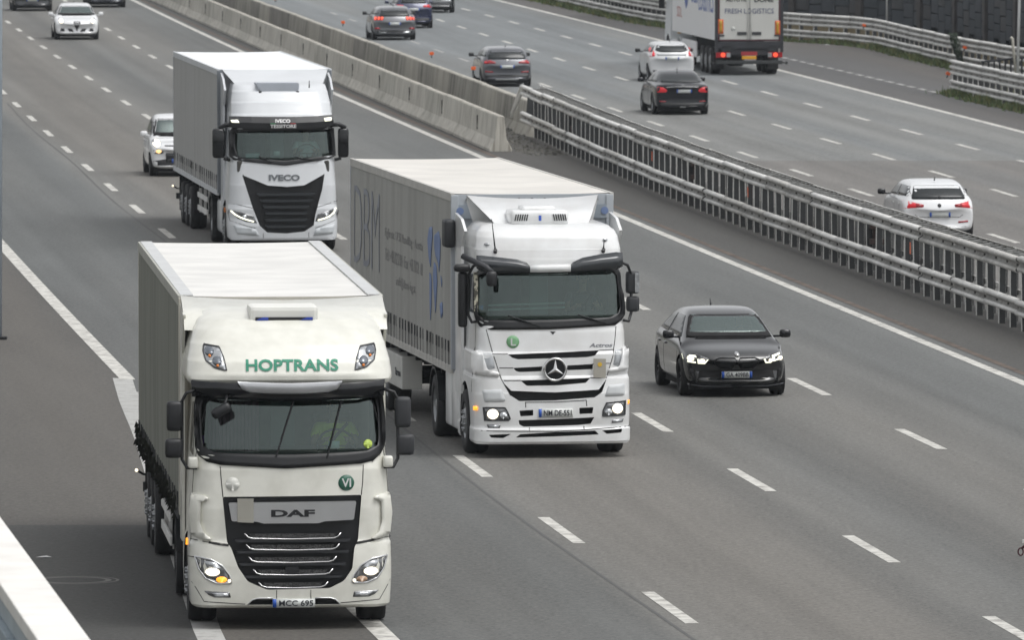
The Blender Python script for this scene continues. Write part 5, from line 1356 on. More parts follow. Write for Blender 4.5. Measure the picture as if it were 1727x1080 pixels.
    for s in (-1, 1):
        mb = MB(); mb.tube([(s * 1.08, .50, 3.0), (s * 1.20, .50, 2.95), (s * 1.27, .58, 2.80), (s * 1.27, .60, 2.2), (s * 1.22, .52, 2.08), (s * 1.13, .45, 2.10)], .024, 8); mb.done('mirror_arm', BLACK, t, True)
    mb = MB(); mb.tube([(-1.40, .30, 3.12), (-1.05, .10, 2.95), (-.98, .02, 2.88)], .045, 8); mb.done('mirror_arm', GRAPH, t, True)
    mb = MB(); mb.box(-1.06, -.90, -.06, .08, 2.66, 2.90, .06); o = mb.done('kerb_mirror', BLACK, t, True)
    tractor_base(t, 2.25, RIM, fairing=WH)
    ROOFC = M('cream_tarpaulin', (.68, .655, .61), .55, var=.14, scale=.8)
    cur = curtain_mat('grey_lorry_curtain', (.36, .36, .34), (.26, .255, .24), .45)
    side = trailer(t, 2.60, 13.6, 3.97, ROOFC, cur, M('trailer_rail2', (.50, .49, .46), .6), frontm=M('front_grey', (.42, .45, .48), .6), box=(6.5, 9.0, M('box_white', (.55, .55, .52), .6)), n_straps=34, strap_top=1.66)
    tsf = Surf(side.data)
    # writing on the left curtain (reads from the tail towards the cab)
    BLU = M('washed_blue_print', (.17, .235, .41), .7); GRY = M('grey_print', (.25, .25, .245), .7)
    def TL(name, body, y0, z0, y1, z1, mat, bold=0.): return lettering(tsf, name, body, (y0, z0, y1, z1), mat, t, 'l', .010, bold, depth=.003)
    TL('curtain_monogram', 'DBM', 15.6, 2.25, 12.0, 3.55, M('faded_print', (.25, .265, .30), .7), -.02)
    TL('curtain_lettering', 'Figlerstr. 1733 Handling · Austria', 11.2, 2.85, 6.1, 3.04, GRY, -.005); TL('curtain_lettering', 'Tel. +43 7722 84 · Fax +43 7722 661', 11.2, 2.50, 6.1, 2.70, GRY, -.005); TL('curtain_lettering', 'info@dbm-log.at', 9.6, 2.12, 7.1, 2.32, GRY, -.005)
    def cur_poly(pts): return [(3.55 + (1 - u) * 2.0, 1.75 + w_ * 1.6) for u, w_ in pts]
    for P in ([(.0, .86), (.12, .98), (.32, 1.0), (.36, .90), (.24, .74), (.20, .58), (.10, .66), (.04, .76)], [(.14, .54), (.24, .50), (.28, .38), (.22, .18), (.17, .04), (.14, .24)], [(.44, .92), (.70, .98), (.84, .90), (.82, .70), (.74, .56), (.66, .66), (.52, .72), (.45, .80)], [(.44, .66), (.58, .62), (.62, .46), (.54, .22), (.50, .14), (.44, .36), (.40, .52)], [(.80, .26), (.92, .30), (.95, .18), (.86, .12)], [(.84, .56), (.92, .50), (.90, .42)]):
        panel(tsf, 'map_print', cur_poly(P), BLU, t, 'l', off=.010, depth=.004, r=.05)
    TL('box_lettering', 'Thermo', 9.95, .68, 9.25, .80, INK, .02)
    # eyelets along the front of the tarpaulin
    for k in range(11):
        x = -1.02 + k * .203; mb = MB(); mb.prism(disc((x, 3.875), .028, 10), 2.565, 2.60, 'y'); mb.done('eyelet', IRON, t)
    for s in (-1, 1):
        mb = MB(); mb.prism([(s * 1.26, 3.80), (s * .95, 3.80), (s * .80, 3.58), (s * 1.26, 3.58)], 2.575, 2.60, 'y'); mb.done('front_gusset', M('gusset_blue_grey', (.30, .34, .38), .6), t)
        mb = MB(); mb.prism(disc((s * 1.14, 3.70), .06, 12), 2.565, 2.577, 'y'); mb.done('round_logo', BLU, t)
    driver(Vector((.66, 142.8, 0)) + Matrix.Rotation(.133, 3, 'Z') @ Vector((.58, 1.05, 1.95)), .133, 'driver in a dark jacket behind the hazy windscreen of the lorry with the star', M('dark_jacket', (.10, .10, .11), .9))
    return t
star_lorry()

# ================================================================== 3. silver-white lorry with black V grille
def vgrille_lorry():
    WH = M('pearl_white_paint', (.64, .66, .68), .3, var=.08, scale=1.5, coat=.6)
    t = thing('articulated_lorry', 'pale lorry with a big black V-shaped grille, farthest of the three coming lorries', 'lorry', (-5.02, 205.0, 0), .108, 'lorries driving towards the camera')
    D = lambda *p: [((x - 632) / 243.3, (1131.9 - y) / 243.3) for x, y in p]
    sl = [(.28, 1.16, .05, .2, .12), (.32, 1.20, .02, .28, .14), (.60, 1.22, 0, .32, .16), (.75, 1.215, .03, .32, .16), (.98, 1.22, .03, .32, .16), (1.05, 1.20, .06, .3, .16), (1.5, 1.185, .08, .3, .16), (1.95, 1.16, .13, .3, .16), (2.4, 1.13, .22, .28, .15), (2.75, 1.11, .30, .26, .14), (2.80, 1.13, .26, .28, .14), (3.0, 1.13, .27, .3, .14), (3.05, 1.12, .32, .32, .14), (3.3, 1.10, .48, .36, .13), (3.55, 1.06, .72, .38, .1), (3.68, 1.02, .98, .34, .06), (3.72, .98, 1.3, .3, .03), (3.73, .94, 1.5, .3, .03)]
    cab = cab_shell(sl, 2.25, WH, t); sf = Surf(cab.data)
    glass = smoothpoly(D((372, 480), (897, 472), (905, 560), (908, 612), (640, 640), (385, 624), (370, 560)), .04)
    outer = smoothpoly(D((346, 462), (908, 454), (916, 560), (918, 625), (640, 664), (345, 634), (342, 560)), .05)
    gr_ = smoothpoly(D((410, 714), (545, 770), (650, 778), (742, 770), (854, 710), (838, 800), (802, 925), (792, 985), (742, 1018), (640, 1028), (540, 1022), (500, 985), (468, 900), (436, 800)), .02)
    cut(cab, [recess(shrink(glass, .012), -1, 1.75, INT1), recess(gr_, -1, .22, BLACK), arch_cutter(-1, 1.4, .52, .60), arch_cutter(1, 1.4, .52, .60)])
    frame(sf, 'windscreen_frame', outer, shrink(glass, .02), BLACK, t, off=.022, depth=.05, sub=3)
    ws = panel(sf, 'windscreen', glass, CLEAR, t, off=.004, depth=.004)
    panel(sf, 'sticker', D((580, 588), (614, 588), (614, 612), (580, 612)), MATS['white_pass'], ws, off=-.03, depth=.003)
    panel(sf, 'sticker', D((430, 600), (505, 598), (505, 628), (430, 630)), M('dash_sign', (.32, .36, .38), .6), ws, off=-.04, depth=.003)
    interior(t, 2.05, 2.74, .14, .56, None, 1.5)
    wiper(t, *D((570, 645))[0], *D((500, 615))[0], sf); wiper(t, *D((820, 640))[0], *D((690, 618))[0], sf)
    # visor
    mb = MB(); vs = []
    P = [(-1.19, 3.01, 2.78), (-1.05, 3.01, 2.755), (-.7, 3.005, 2.735), (-.3, 3.0, 2.725), (0, 3.0, 2.72), (.3, 3.0, 2.73), (.7, 3.01, 2.745), (1.0, 3.03, 2.77), (1.12, 3.04, 2.80)]
    for x, a, b in P:
        y = .14 + .16 * (x / 1.15) ** 2; vs += [(x, y + .1, a), (x, y, (a + b) / 2), (x, y + .01, b), (x, y + .12, b)]
    mb.v = vs
    for i in range(8):
        for k in range(4): mb.f.append((4 * i + k, 4 * i + (k + 1) % 4, 4 * i + 4 + (k + 1) % 4, 4 * i + 4 + k)); mb.mi.append(0)
    mb.f += [(3, 2, 1, 0), (32, 33, 34, 35)]; mb.mi += [0, 0]
    vo = mb.done('sun_visor', BLACK, t, False); vsf = Surf(vo.data)
    LW = M('white_lettering', (.75, .75, .75), .5)
    lettering(vsf, 'visor_lettering', 'IVECO', (*D((588, 434))[0], *D((668, 415))[0]), LW, vo, off=.03, bold=.03)
    lettering(vsf, 'visor_lettering', 'TESSITORE', (*D((560, 462))[0], *D((700, 443))[0]), LW, vo, off=.03, bold=.03)
    panel(vsf, 'flag_stripe', D((560, 437), (590, 437), (590, 441), (560, 441)), M('flag_green', (.02, .3, .1), .5), vo, off=.006, depth=.002); panel(vsf, 'flag_stripe', D((668, 437), (696, 437), (696, 441), (668, 441)), M('flag_red', (.5, .03, .03), .5), vo, off=.006, depth=.002)
    for P_ in (D((350, 420), (388, 418), (396, 434), (356, 432)), D((853, 410), (893, 407), (892, 424), (857, 428))): panel(vsf, 'visor_lamp', P_, DRL, vo, off=.012, depth=.008)
    lettering(sf, 'front_lettering', 'IVECO', (*D((551, 745))[0], *D((718, 712))[0]), M('grey_chrome_letter', (.16, .17, .18), .3, metal=.6), t, off=.014, bold=.04, depth=.015)
    for k, (y_, x0, x1) in enumerate(((812, 545, 742), (846, 552, 738), (880, 558, 730), (914, 560, 728), (950, 552, 735), (985, 545, 742))):
        f = MB(); f.prism(smoothpoly(D((x0 - 60 + k * 9, y_), (x1 + 60 - k * 9, y_), (x1 + 45 - k * 9, y_ + 14), (x0 - 45 + k * 9, y_ + 14)), .02), .06 + .02 * (k % 2), .22, 'y'); f.done('grille_slat', M('grille_slate', (.022, .026, .03), .45), t)
    SEAM = MATS['panel_gap']
    for P_ in (D((415, 712), (440, 800), (470, 905)), D((852, 710), (830, 800), (802, 905)), D((345, 865), (470, 892)), D((805, 890), (928, 855)), D((335, 905), (345, 960), (480, 1000)), D((930, 905), (925, 955), (800, 1000)), D((520, 1025), (520, 1052)), D((765, 1022), (765, 1050))):
        panel(sf, 'panel_seam', strip(P_, .010), SEAM, t, off=.004, depth=.01)
    for s in (-1, 1):
        hl = D((345, 903), (400, 912), (470, 934), (486, 972), (430, 965), (385, 948)) if s < 0 else D((920, 890), (880, 905), (812, 926), (800, 964), (850, 958), (900, 935))
        h = panel(sf, 'headlight', hl, LAMPD, t, off=.006, depth=.03)
        ln = D((349, 907), (372, 927), (398, 942), (435, 955), (470, 964)) if s < 0 else D((917, 894), (905, 918), (880, 938), (850, 950), (814, 958))
        panel(sf, 'daylight_strip', strip(ln, .032), DRL, h, off=.014, depth=.006)
        panel(sf, 'lamp_reflector', disc(D((420, 936))[0] if s < 0 else D((862, 928))[0], .05, 12, .035), LENS, h, off=.012, depth=.003)
        lo = D((360, 980), (480, 1005), (500, 1040), (380, 1030)) if s < 0 else D((910, 980), (800, 1005), (790, 1040), (900, 1030))
        panel(sf, 'bumper_pocket', lo, M('pearl_shade', (.55, .58, .6), .4), t, off=.02, depth=.02, r=.03)
        mb = MB(); mb.prism([(1.8, .90), (2.42, .90), (2.46, 3.90), (1.9, 3.78), (1.4, 3.55), (1.8, 3.2)], *sorted((s * 1.17, s * 1.215)), 'x'); mb.done('side_deflector', WH, t)
        panel(sf, 'side_window', [(.6, 2.05), (1.55, 2.05), (1.5, 2.66), (.66, 2.70)], DGLASS, t, 'l' if s < 0 else 'r', off=.004, depth=.01, r=.05)
        mb = MB(); mb.box(*sorted((s * 1.27, s * 1.55)) if s < 0 else (1.23, 1.47), .40, .56, 2.08, 2.74, .07); mb.done('mirror', BLACKG, t, True)
        mb = MB(); mb.tube([(s * 1.05, .42, 2.80), (s * 1.25, .44, 2.82), (s * 1.40, .46, 2.74)], .05, 8); mb.done('mirror_arm', BLACK, t, True); mb = MB(); mb.tube([(s * 1.16, .50, 2.03), (s * 1.3, .47, 2.07)], .035, 8); mb.done('mirror_arm', BLACK, t, True)
        mb = MB(); mb.box(*sorted((s * .8, s * 1.21)), 2.3, 3.6, .32, 1.05, .08); mb.done('side_skirt', WH, t, True)
        panel(sf, 'side_marker', [(1.05, .86), (1.12, .86), (1.12, .96), (1.05, .96)], AMBERR, t, 'l' if s < 0 else 'r', off=.03, depth=.03)
    # roof scoop and spoiler
    sc = smoothpoly([(-.57, 3.73), (.39, 3.73), (.39, 3.58), (.33, 3.53), (-.40, 3.53), (-.48, 3.58)], .03)
    mb = MB(); mb.prism(sc, .72, 1.35, 'y'); mb.done('roof_scoop', M('scoop_grey', (.42, .45, .50), .4), t)
    for x in (-.47, .36): mb = MB(); mb.box(x - .03, x + .03, .70, .8, 3.49, 3.55, .01); mb.done('scoop_foot', GRAPH, t)
    mb = MB(); vs = []
    for x in (-1.13, -.9, -.5, 0, .5, .9, 1.13):
        vs += [(x * .86, 1.35, 3.68), (x * .95, 1.85, 3.82), (x * 1.04, 2.46, 3.97), (x * 1.04, 2.5, 3.93), (x, 2.35, 3.2)]
    mb.v = vs
    for i in range(6):
        for k in range(4): mb.f.append((5 * i + k, 5 * i + 5 + k, 5 * i + 6 + k, 5 * i + k + 1)); mb.mi.append(0)
    mb.done('roof_spoiler', WH, t, False)
    mb = MB(); b_ = Vector((.62, .75, 3.62)); mb.tube([b_, b_ + Vector((0, -.02, .16))], [.016, .006], 5); mb.done('antenna', BLACK, t)
    tractor_base(t, 2.25, RIM, fairing=WH)
    cur = curtain_mat('silver_curtain', (.38, .38, .37), (.31, .305, .29), .35)
    trailer(t, 2.60, 13.6, 3.97, M('white_roof_sheet', (.80, .82, .84), .5, var=.02), cur, M('white_rail', (.58, .60, .62), .5), frontm=M('front_slate', (.20, .22, .24), .5), n_straps=24, strap_top=1.62)
    driver(Vector((-5.02, 205.0, 0)) + Matrix.Rotation(.108, 3, 'Z') @ Vector((.56, .98, 1.86)), .108, 'driver in a white shirt at the wheel of the lorry with the black V grille', M('white_shirt', (.7, .7, .7), .8), belt=False)
    return t
vgrille_lorry()

# ================================================================== 4. refrigerated lorry seen from behind
def fridge_lorry():
    yaw = .101; L = 13.6; xr, yr = 8.80, 345.3
    # local front of the lorry at y = 0, tail at y = 16.9; driving away
    T = 16.6; loc = (xr - math.sin(yaw) * T, yr + math.cos(yaw) * T, ZR)
    t = thing('refrigerated_lorry', 'white refrigerated lorry seen from behind with FRESH LOGISTICS on its doors', 'lorry', loc, math.pi + yaw)
    WB = M('fridge_white', (.56, .56, .53), .45, var=.06, scale=1.2); SIDEW = M('fridge_side_white', (.82, .82, .82), .4, var=.04)  # body side lightened in its colour to stand in for sky light
    MAR = M('maroon_frame', (.075, .022, .028), .5, var=.2); DK = M('dark_frame', (.030, .032, .038), .6, var=.3)
    H, F, W = 4.0, 1.30, 1.275; y0 = T - L
    mb = MB(); mb.box(-W + .01, W - .01, y0, T - .10, F, H, .02); side = mb.done('insulated_body', SIDEW, t)
    mb = MB(); mb.box(-W, -W + .11, T - .12, T, F - .45, H, .008); mb.box(W - .11, W, T - .12, T, F - .45, H, .008); mb.box(-W + .11, W - .11, T - .12, T - .01, H - .1, H, .008); mb.done('door_frame', DK, t)
    mb = MB(); mb.box(-W + .12, W - .12, T - .1, T - .005, F - .02, F + .03, .006); mb.done('red_sill', MAR, t)
    for s in (-1, 1): mb = MB(); mb.box(*sorted((s * (W - .17), s * (W - .112))), T - .1, T + .002, F + .03, H - .1, .004); mb.done('red_post', MAR, t)
    sf = None
    for s in (-1, 1):
        mb = MB(); mb.box(*sorted((s * .012, s * (W - .175))), T - .09, T - .01, F + .035, H - .11, .012); o = mb.done('rear_door', WB, t)
        for k, zz in enumerate((1.45, 2.9, 3.6)):
            mb = MB(); mb.box(*sorted((s * .93, s * 1.12)), T - .02, T + .02, zz, zz + .06, .008); mb.done('hinge', STEELD, o)
        mb = MB(); mb.tube([(s * .06, T + .015, 1.3), (s * .06, T + .015, 3.85)], .012, 8); mb.done('lock_rod', WB, o, True)
        mb = MB(); mb.box(*sorted((s * .1, s * .45)), T - .005, T + .02, 1.50, 1.62, .008); mb.done('door_latch', STEELD, o)
    mb = MB(); mb.box(-1.1, 1.1, T - .008, T - .004, F + .05, H - .12); dm_ = mb.me('tmp', [WB]); dsf = Surf(dm_)
    BL = M('navy_print', (.035, .055, .16), .6); INKP = M('black_print', (.02, .02, .025), .6)
    z = lambda y: (3828 - 0) * 0
    # text positions in metres: x = (px - 1261) / 45.4, z from the road
    TX = lambda X: (1110 + X / 7.85 - 1261) / 45.4; TZ = lambda Y: 11.0 - (Y / 7.85 + 374) / 45.4
    lettering(dsf, 'door_lettering', 'FRESH LOGISTICS', (TX(862), TZ(165), TX(1512), TZ(98)), BL, t, 'b', .006, -.004)
    lettering(dsf, 'door_lettering', 'AUTOTR', (TX(872), TZ(10), TX(1150), TZ(-50)), INKP, t, 'b', .006, .02); lettering(dsf, 'door_lettering', 'DONE', (TX(1252), TZ(14), TX(1508), TZ(-46)), INKP, t, 'b', .006, .03)
    panel(dsf, 'speed_disc', disc((TX(972), TZ(365)), .085, 16), M('pale_disc', (.46, .47, .45), .6), t, 'b', .006, .003)
    for X0, X1, Y0, Y1 in ((770, 842, 240, 432), (1528, 1596, 260, 452)):
        a = panel(dsf, 'warning_board', [(TX(X0), TZ(Y1)), (TX(X1), TZ(Y1)), (TX(X1), TZ(Y0)), (TX(X0), TZ(Y0))], M('board_orange', (.62, .13, .03), .5), t, 'b', .012, .006)
        q = 18; panel(dsf, 'board_centre', [(TX(X0 + q), TZ(Y1 - q)), (TX(X1 - q), TZ(Y1 - q)), (TX(X1 - q), TZ(Y0 + q)), (TX(X0 + q), TZ(Y0 + q))], M('board_yellow', (.48, .28, .03), .5), a, 'b', .018, .003)
    # under-run bar, lamps, plate
    mb = MB(); mb.box(-1.2, 1.2, T - .14, T, F - .30, F - .04, .01); mb.box(-1.0, 1.0, T - .12, T - .06, .75, 1.0, .01); mb.done('rear_beam', DK, t)
    mb = MB(); mb.box(-1.24, 1.24, T - .10, T + .01, .42, .55, .02); mb.done('bumper_bar', STEELD, t)
    for s in (-1, 1):
        mb = MB(); mb.box(*sorted((s * .72, s * 1.24)), T - .06, T - .0, .66, .86, .01); h = mb.done('tail_light', REDL, t)
        mb = MB(); mb.prism(disc((s * .98, .765), .085, 16), T, T + .015, 'y'); mb.done('lamp_lit', REDHOT, h)
        mb = MB(); mb.box(*sorted((s * .70, s * .84)), T, T + .01, .68, .84, .006); mb.done('lamp_clear', LENS, h)
        mb = MB(); mb.box(*sorted((s * .70, s * 1.02)), T - .05, T, .90, 1.12, .01); mb.done('buffer_plate', GRAPH, t)
        mb = MB(); mb.tube([(s * 1.1, T - .05, .5), (s * 1.38, T - .02, .46)], .02, 6); mb.tube([(s * 1.36, T - .02, .42), (s * 1.42, T - .02, .5)], .045, 8); mb.done('marker_lamp', RUBBER, t)
        for k in range(3): wheel(t, s * 1.24, T - 4.45 + k * 1.31, .5, .36, s, RIM, 'front')
        mb = MB(); mb.box(*sorted((s * .82, s * 1.22)), T - 1.05, T - 1.02, .2, 1.0, .005); mb.done('mudflap', RUBBER, t)
        mb = MB(); mb.box(*sorted((s * 1.2, s * 1.26)), y0 + 3.2, y0 + 7.6, .5, 1.1, .01); mb.done('side_skirt', SIDEW, t)
    mb = MB(); mb.box(-.27, .27, T - .03, T + .0, .60, .72, .01); mb.done('number_plate', YPLATE, t)
    mb = MB(); mb.box(-.30, .30, T - .04, T - .01, .74, .88, .01); mb.done('red_plate', M('red_plate', (.35, .03, .035), .5), t)
    mb = MB()
    for s in (-1, 1): mb.box(s * .5 - .06, s * .5 + .06, y0 + .6, T - .1, .82, F)
    mb.done('chassis', VOID, t)
    # side print: local +x is the visible side
    ssf = Surf(side.data)
    S = lambda X: T - .15 - (730 - X) / 7.85 / 86 * L * 1.04   # X of the zoomed picture to metres along the side
    RD_ = M('faded_red_print', (.50, .20, .18), .6); BB = M('blue_print', (.10, .16, .42), .6)
    panel(ssf, 'red_mark', [(5.2, 3.35), (7.0, 3.35), (7.0, 3.9), (5.2, 3.9)], RD_, t, 'r', .006, .003)
    panel(ssf, 'blue_mark', [(7.3, 3.95), (8.6, 3.95), (8.3, 2.9), (8.0, 2.45), (7.5, 2.25), (7.1, 2.5), (7.0, 3.0), (7.05, 3.4), (7.3, 3.4)], BB, t, 'r', .006, .003, r=.1)
    lettering(ssf, 'side_lettering', 'FRESH', (9.2, 3.0, 11.3, 3.45), BB, t, 'r', .006, .02); lettering(ssf, 'side_lettering', 'LOGISTICS', (11.5, 2.3, 16.0, 3.2), BB, t, 'r', .006, .0)
    lettering(ssf, 'side_lettering', 'fresh', (9.2, 2.55, 11.2, 2.9), BB, t, 'r', .006, .02)
    lettering(ssf, 'small_lettering', 'SDL', (4.6, 1.9, 6.2, 2.3), RD_, t, 'r', .006, .0)
    # tractor
    WHT = M('white_cab_paint', (.64, .66, .67), .4, var=.05)
    cab = cab_shell([(.3, 1.2, .05, .25, .1), (1.0, 1.24, 0, .3, .1), (2.0, 1.22, .1, .3, .1), (3.0, 1.2, .35, .3, .1), (3.6, 1.15, .8, .3, .1), (3.8, 1.1, 1.2, .3, .05)], 2.3, WHT, t)
    cut(cab, [arch_cutter(-1, 1.4, .52, .62), arch_cutter(1, 1.4, .52, .62)])
    for s in (-1, 1):
        wheel(t, s * 1.22, 1.4, .5, .34, s, RIM, 'front'); wheel(t, s * 1.22, 5.1, .5, .6, s, RIM, 'front')
        mb = MB(); pts = [(5.1 + .64 * math.cos(R(10 + 160 * k / 12)), .5 + .64 * math.sin(R(10 + 160 * k / 12))) for k in range(13)]; pts += [(5.1 + .59 * math.cos(R(170 - 160 * k / 12)), .5 + .59 * math.sin(R(170 - 160 * k / 12))) for k in range(13)]
        mb.prism(pts, *sorted((s * .62, s * 1.25)), 'x'); mb.done('mudguard', WHT, t)
        mb = MB(); mb.box(*sorted((s * .8, s * 1.22)), 2.3, 4.1, .35, 1.0, .06); mb.done('fuel_tank', WHT, t)
        mb = MB(); mb.box(*sorted((s * 1.27, s * 1.5)), .5, .65, 2.1, 2.8, .05); mb.tube([(s * 1.15, .6, 2.75), (s * 1.35, .58, 2.75)], .03, 6); mb.done('mirror', BLACK, t, True)
    mb = MB(); mb.tube([(1.1, 4.05, 1.22), (1.1, 4.05, 1.30)], .07, 10); mb.done('beacon', M('amber_beacon', (.75, .42, .02), .4), t, True)
    mb = MB(); mb.box(-.45, .45, 2.2, 6.0, .62, .95); mb.done('tractor_chassis', VOID, t)
    mb = MB(); mb.box(-.95, .95, 2.55, 3.0, 2.4, 3.9, .05); mb.done('cooling_unit', WB, t)
fridge_lorry()
# ------------------------------------------------------------------ cars
def car_shell(c, mat, t):
    """body grown from cross-sections; local front at y = 0, tail at y = L"""
    L, W, H, hz = c['L'], c['W'], c['H'], c['hood']; cow, r0, r1, ge = c['cowl'], c['roof0'], c['roof1'], c['glass_end']; tz = c['tail_z']; hw = W / 2
    kr = c.get('kr', .70); bz = c.get('belt', hz + .04)
    # y, bottom, belt, top, width factor, roof-edge factor, greenhouse
    S = [(.015, .30, hz - .34, hz - .27, .84, .60, 0), (.10, .22, hz - .22, hz - .15, .91, .64, 0), (.30, .19, hz - .13, hz - .06, .965, .68, 0), (.75, .18, hz - .06, hz + .01, .985, .70, 0),
         (cow - .12, .18, hz - .01, hz + .07, .995, .74, 0), (cow, .18, bz - .02, hz + .115, 1., .78, .15), ((cow + r0) / 2, .18, bz, (hz + .11) * .45 + H * .55, 1., (kr + .80) / 2, .8), (r0, .18, bz + .01, H - .045, 1., kr + .015, 1),
         (r0 * .6 + r1 * .4, .18, bz + .02, H, 1., kr, 1), (r1, .18, bz + .03, H - .05, 1., kr - .02, 1)]
    if c.get('deck'):
        S += [((r1 + ge) / 2, .18, bz + .02, (H + tz) / 2 + .04, .995, kr + .01, .8), (ge, .18, bz + .02, tz + .03, .985, .74, .12), ((ge + L) / 2 + .05, .20, bz - .0, tz, .965, .72, 0), (L - .12, .24, bz - .04, tz - .01, .92, .68, 0), (L - .02, .30, bz - .16, tz - .10, .86, .64, 0)]
    else:
        S += [((r1 + ge) / 2, .19, bz + .02, (H + tz) / 2 + .07, .99, kr + .0, .85), (ge, .20, tz - .05, tz + .05, .965, .74, .2), (L - .10, .25, tz - .20, tz - .10, .94, .72, 0), (L - .02, .32, tz - .34, tz - .25, .88, .68, 0)]
    vs = []; n = 19
    for y, zu, zb, zt, kw, k7, g in S:
        wb = hw * kw; half = [(0, zu), (wb * .62, zu), (wb * .93, zu + .03), (wb * .985, zu + .16), (wb, zu * .45 + zb * .55), (wb * .985, zb - .07), (wb * .95, zb)]
        p6h = (wb * .86, zb + (zt - zb) * .55); p6g = (wb * .90, zb + .05)
        p7h = (hw * k7 * 1.0, zt - .018); p7g = (hw * k7 * 1.03, zt - .045)
        half += [tuple(a * (1 - g) + b * g for a, b in zip(p6h, p6g)), tuple(a * (1 - g) + b * g for a, b in zip(p7h, p7g)), (hw * k7 * .78, zt - .010), (0, zt)]
        bow = .30 * max(0, 1 - y / .9) * c.get('nose', 1) if y < .9 else 0
        bowr = -.20 * max(0, 1 - (L - y) / .6)
        gb_w = .10 * g
        def P(x, z): return (x, y + (bow + bowr) * (abs(x) / hw) ** 2.4 + gb_w * (abs(x) / hw) ** 2 * (1 if y < L / 2 else -1), z)
        ring = [P(x, z) for x, z in half] + [P(-x, z) for x, z in half[1:-1][::-1]]
        n = len(ring); vs += ring
    fs = []; m = len(S); h = n // 2
    for j in range(m - 1):
        for i in range(n): fs.append((j * n + i, j * n + (i + 1) % n, (j + 1) * n + (i + 1) % n, (j + 1) * n + i))
    for j in (0, m - 1):
        for i in range(h):
            a, b, cc, d = i, i + 1, (n - i - 1) % n, (n - i) % n
            q = [a, b, cc, d]; q = [x for k, x in enumerate(q) if x not in q[:k]]
            q = [j * n + x for x in q]
            if len(q) >= 3: fs.append(tuple(q) if j else tuple(q[::-1]))
    bm = bmesh.new(); bv = [bm.verts.new(v) for v in vs]
    for f in fs: bm.faces.new([bv[i] for i in f])
    bmesh.ops.recalc_face_normals(bm, faces=bm.faces[:])
    me = bpy.data.meshes.new('body'); bm.to_mesh(me); bm.free(); me.materials.append(mat)
    o = link(bpy.data.objects.new('body', me), t); m_ = o.modifiers.new('s', 'SUBSURF'); m_.levels = m_.render_levels = 3
    dg = bpy.context.evaluated_depsgraph_get(); me2 = bpy.data.meshes.new_from_object(o.evaluated_get(dg)); o.modifiers.clear(); o.data = me2
    me2.polygons.foreach_set('use_smooth', [True] * len(me2.polygons))
    return o
def lr(poly): return [poly, flip(poly)]
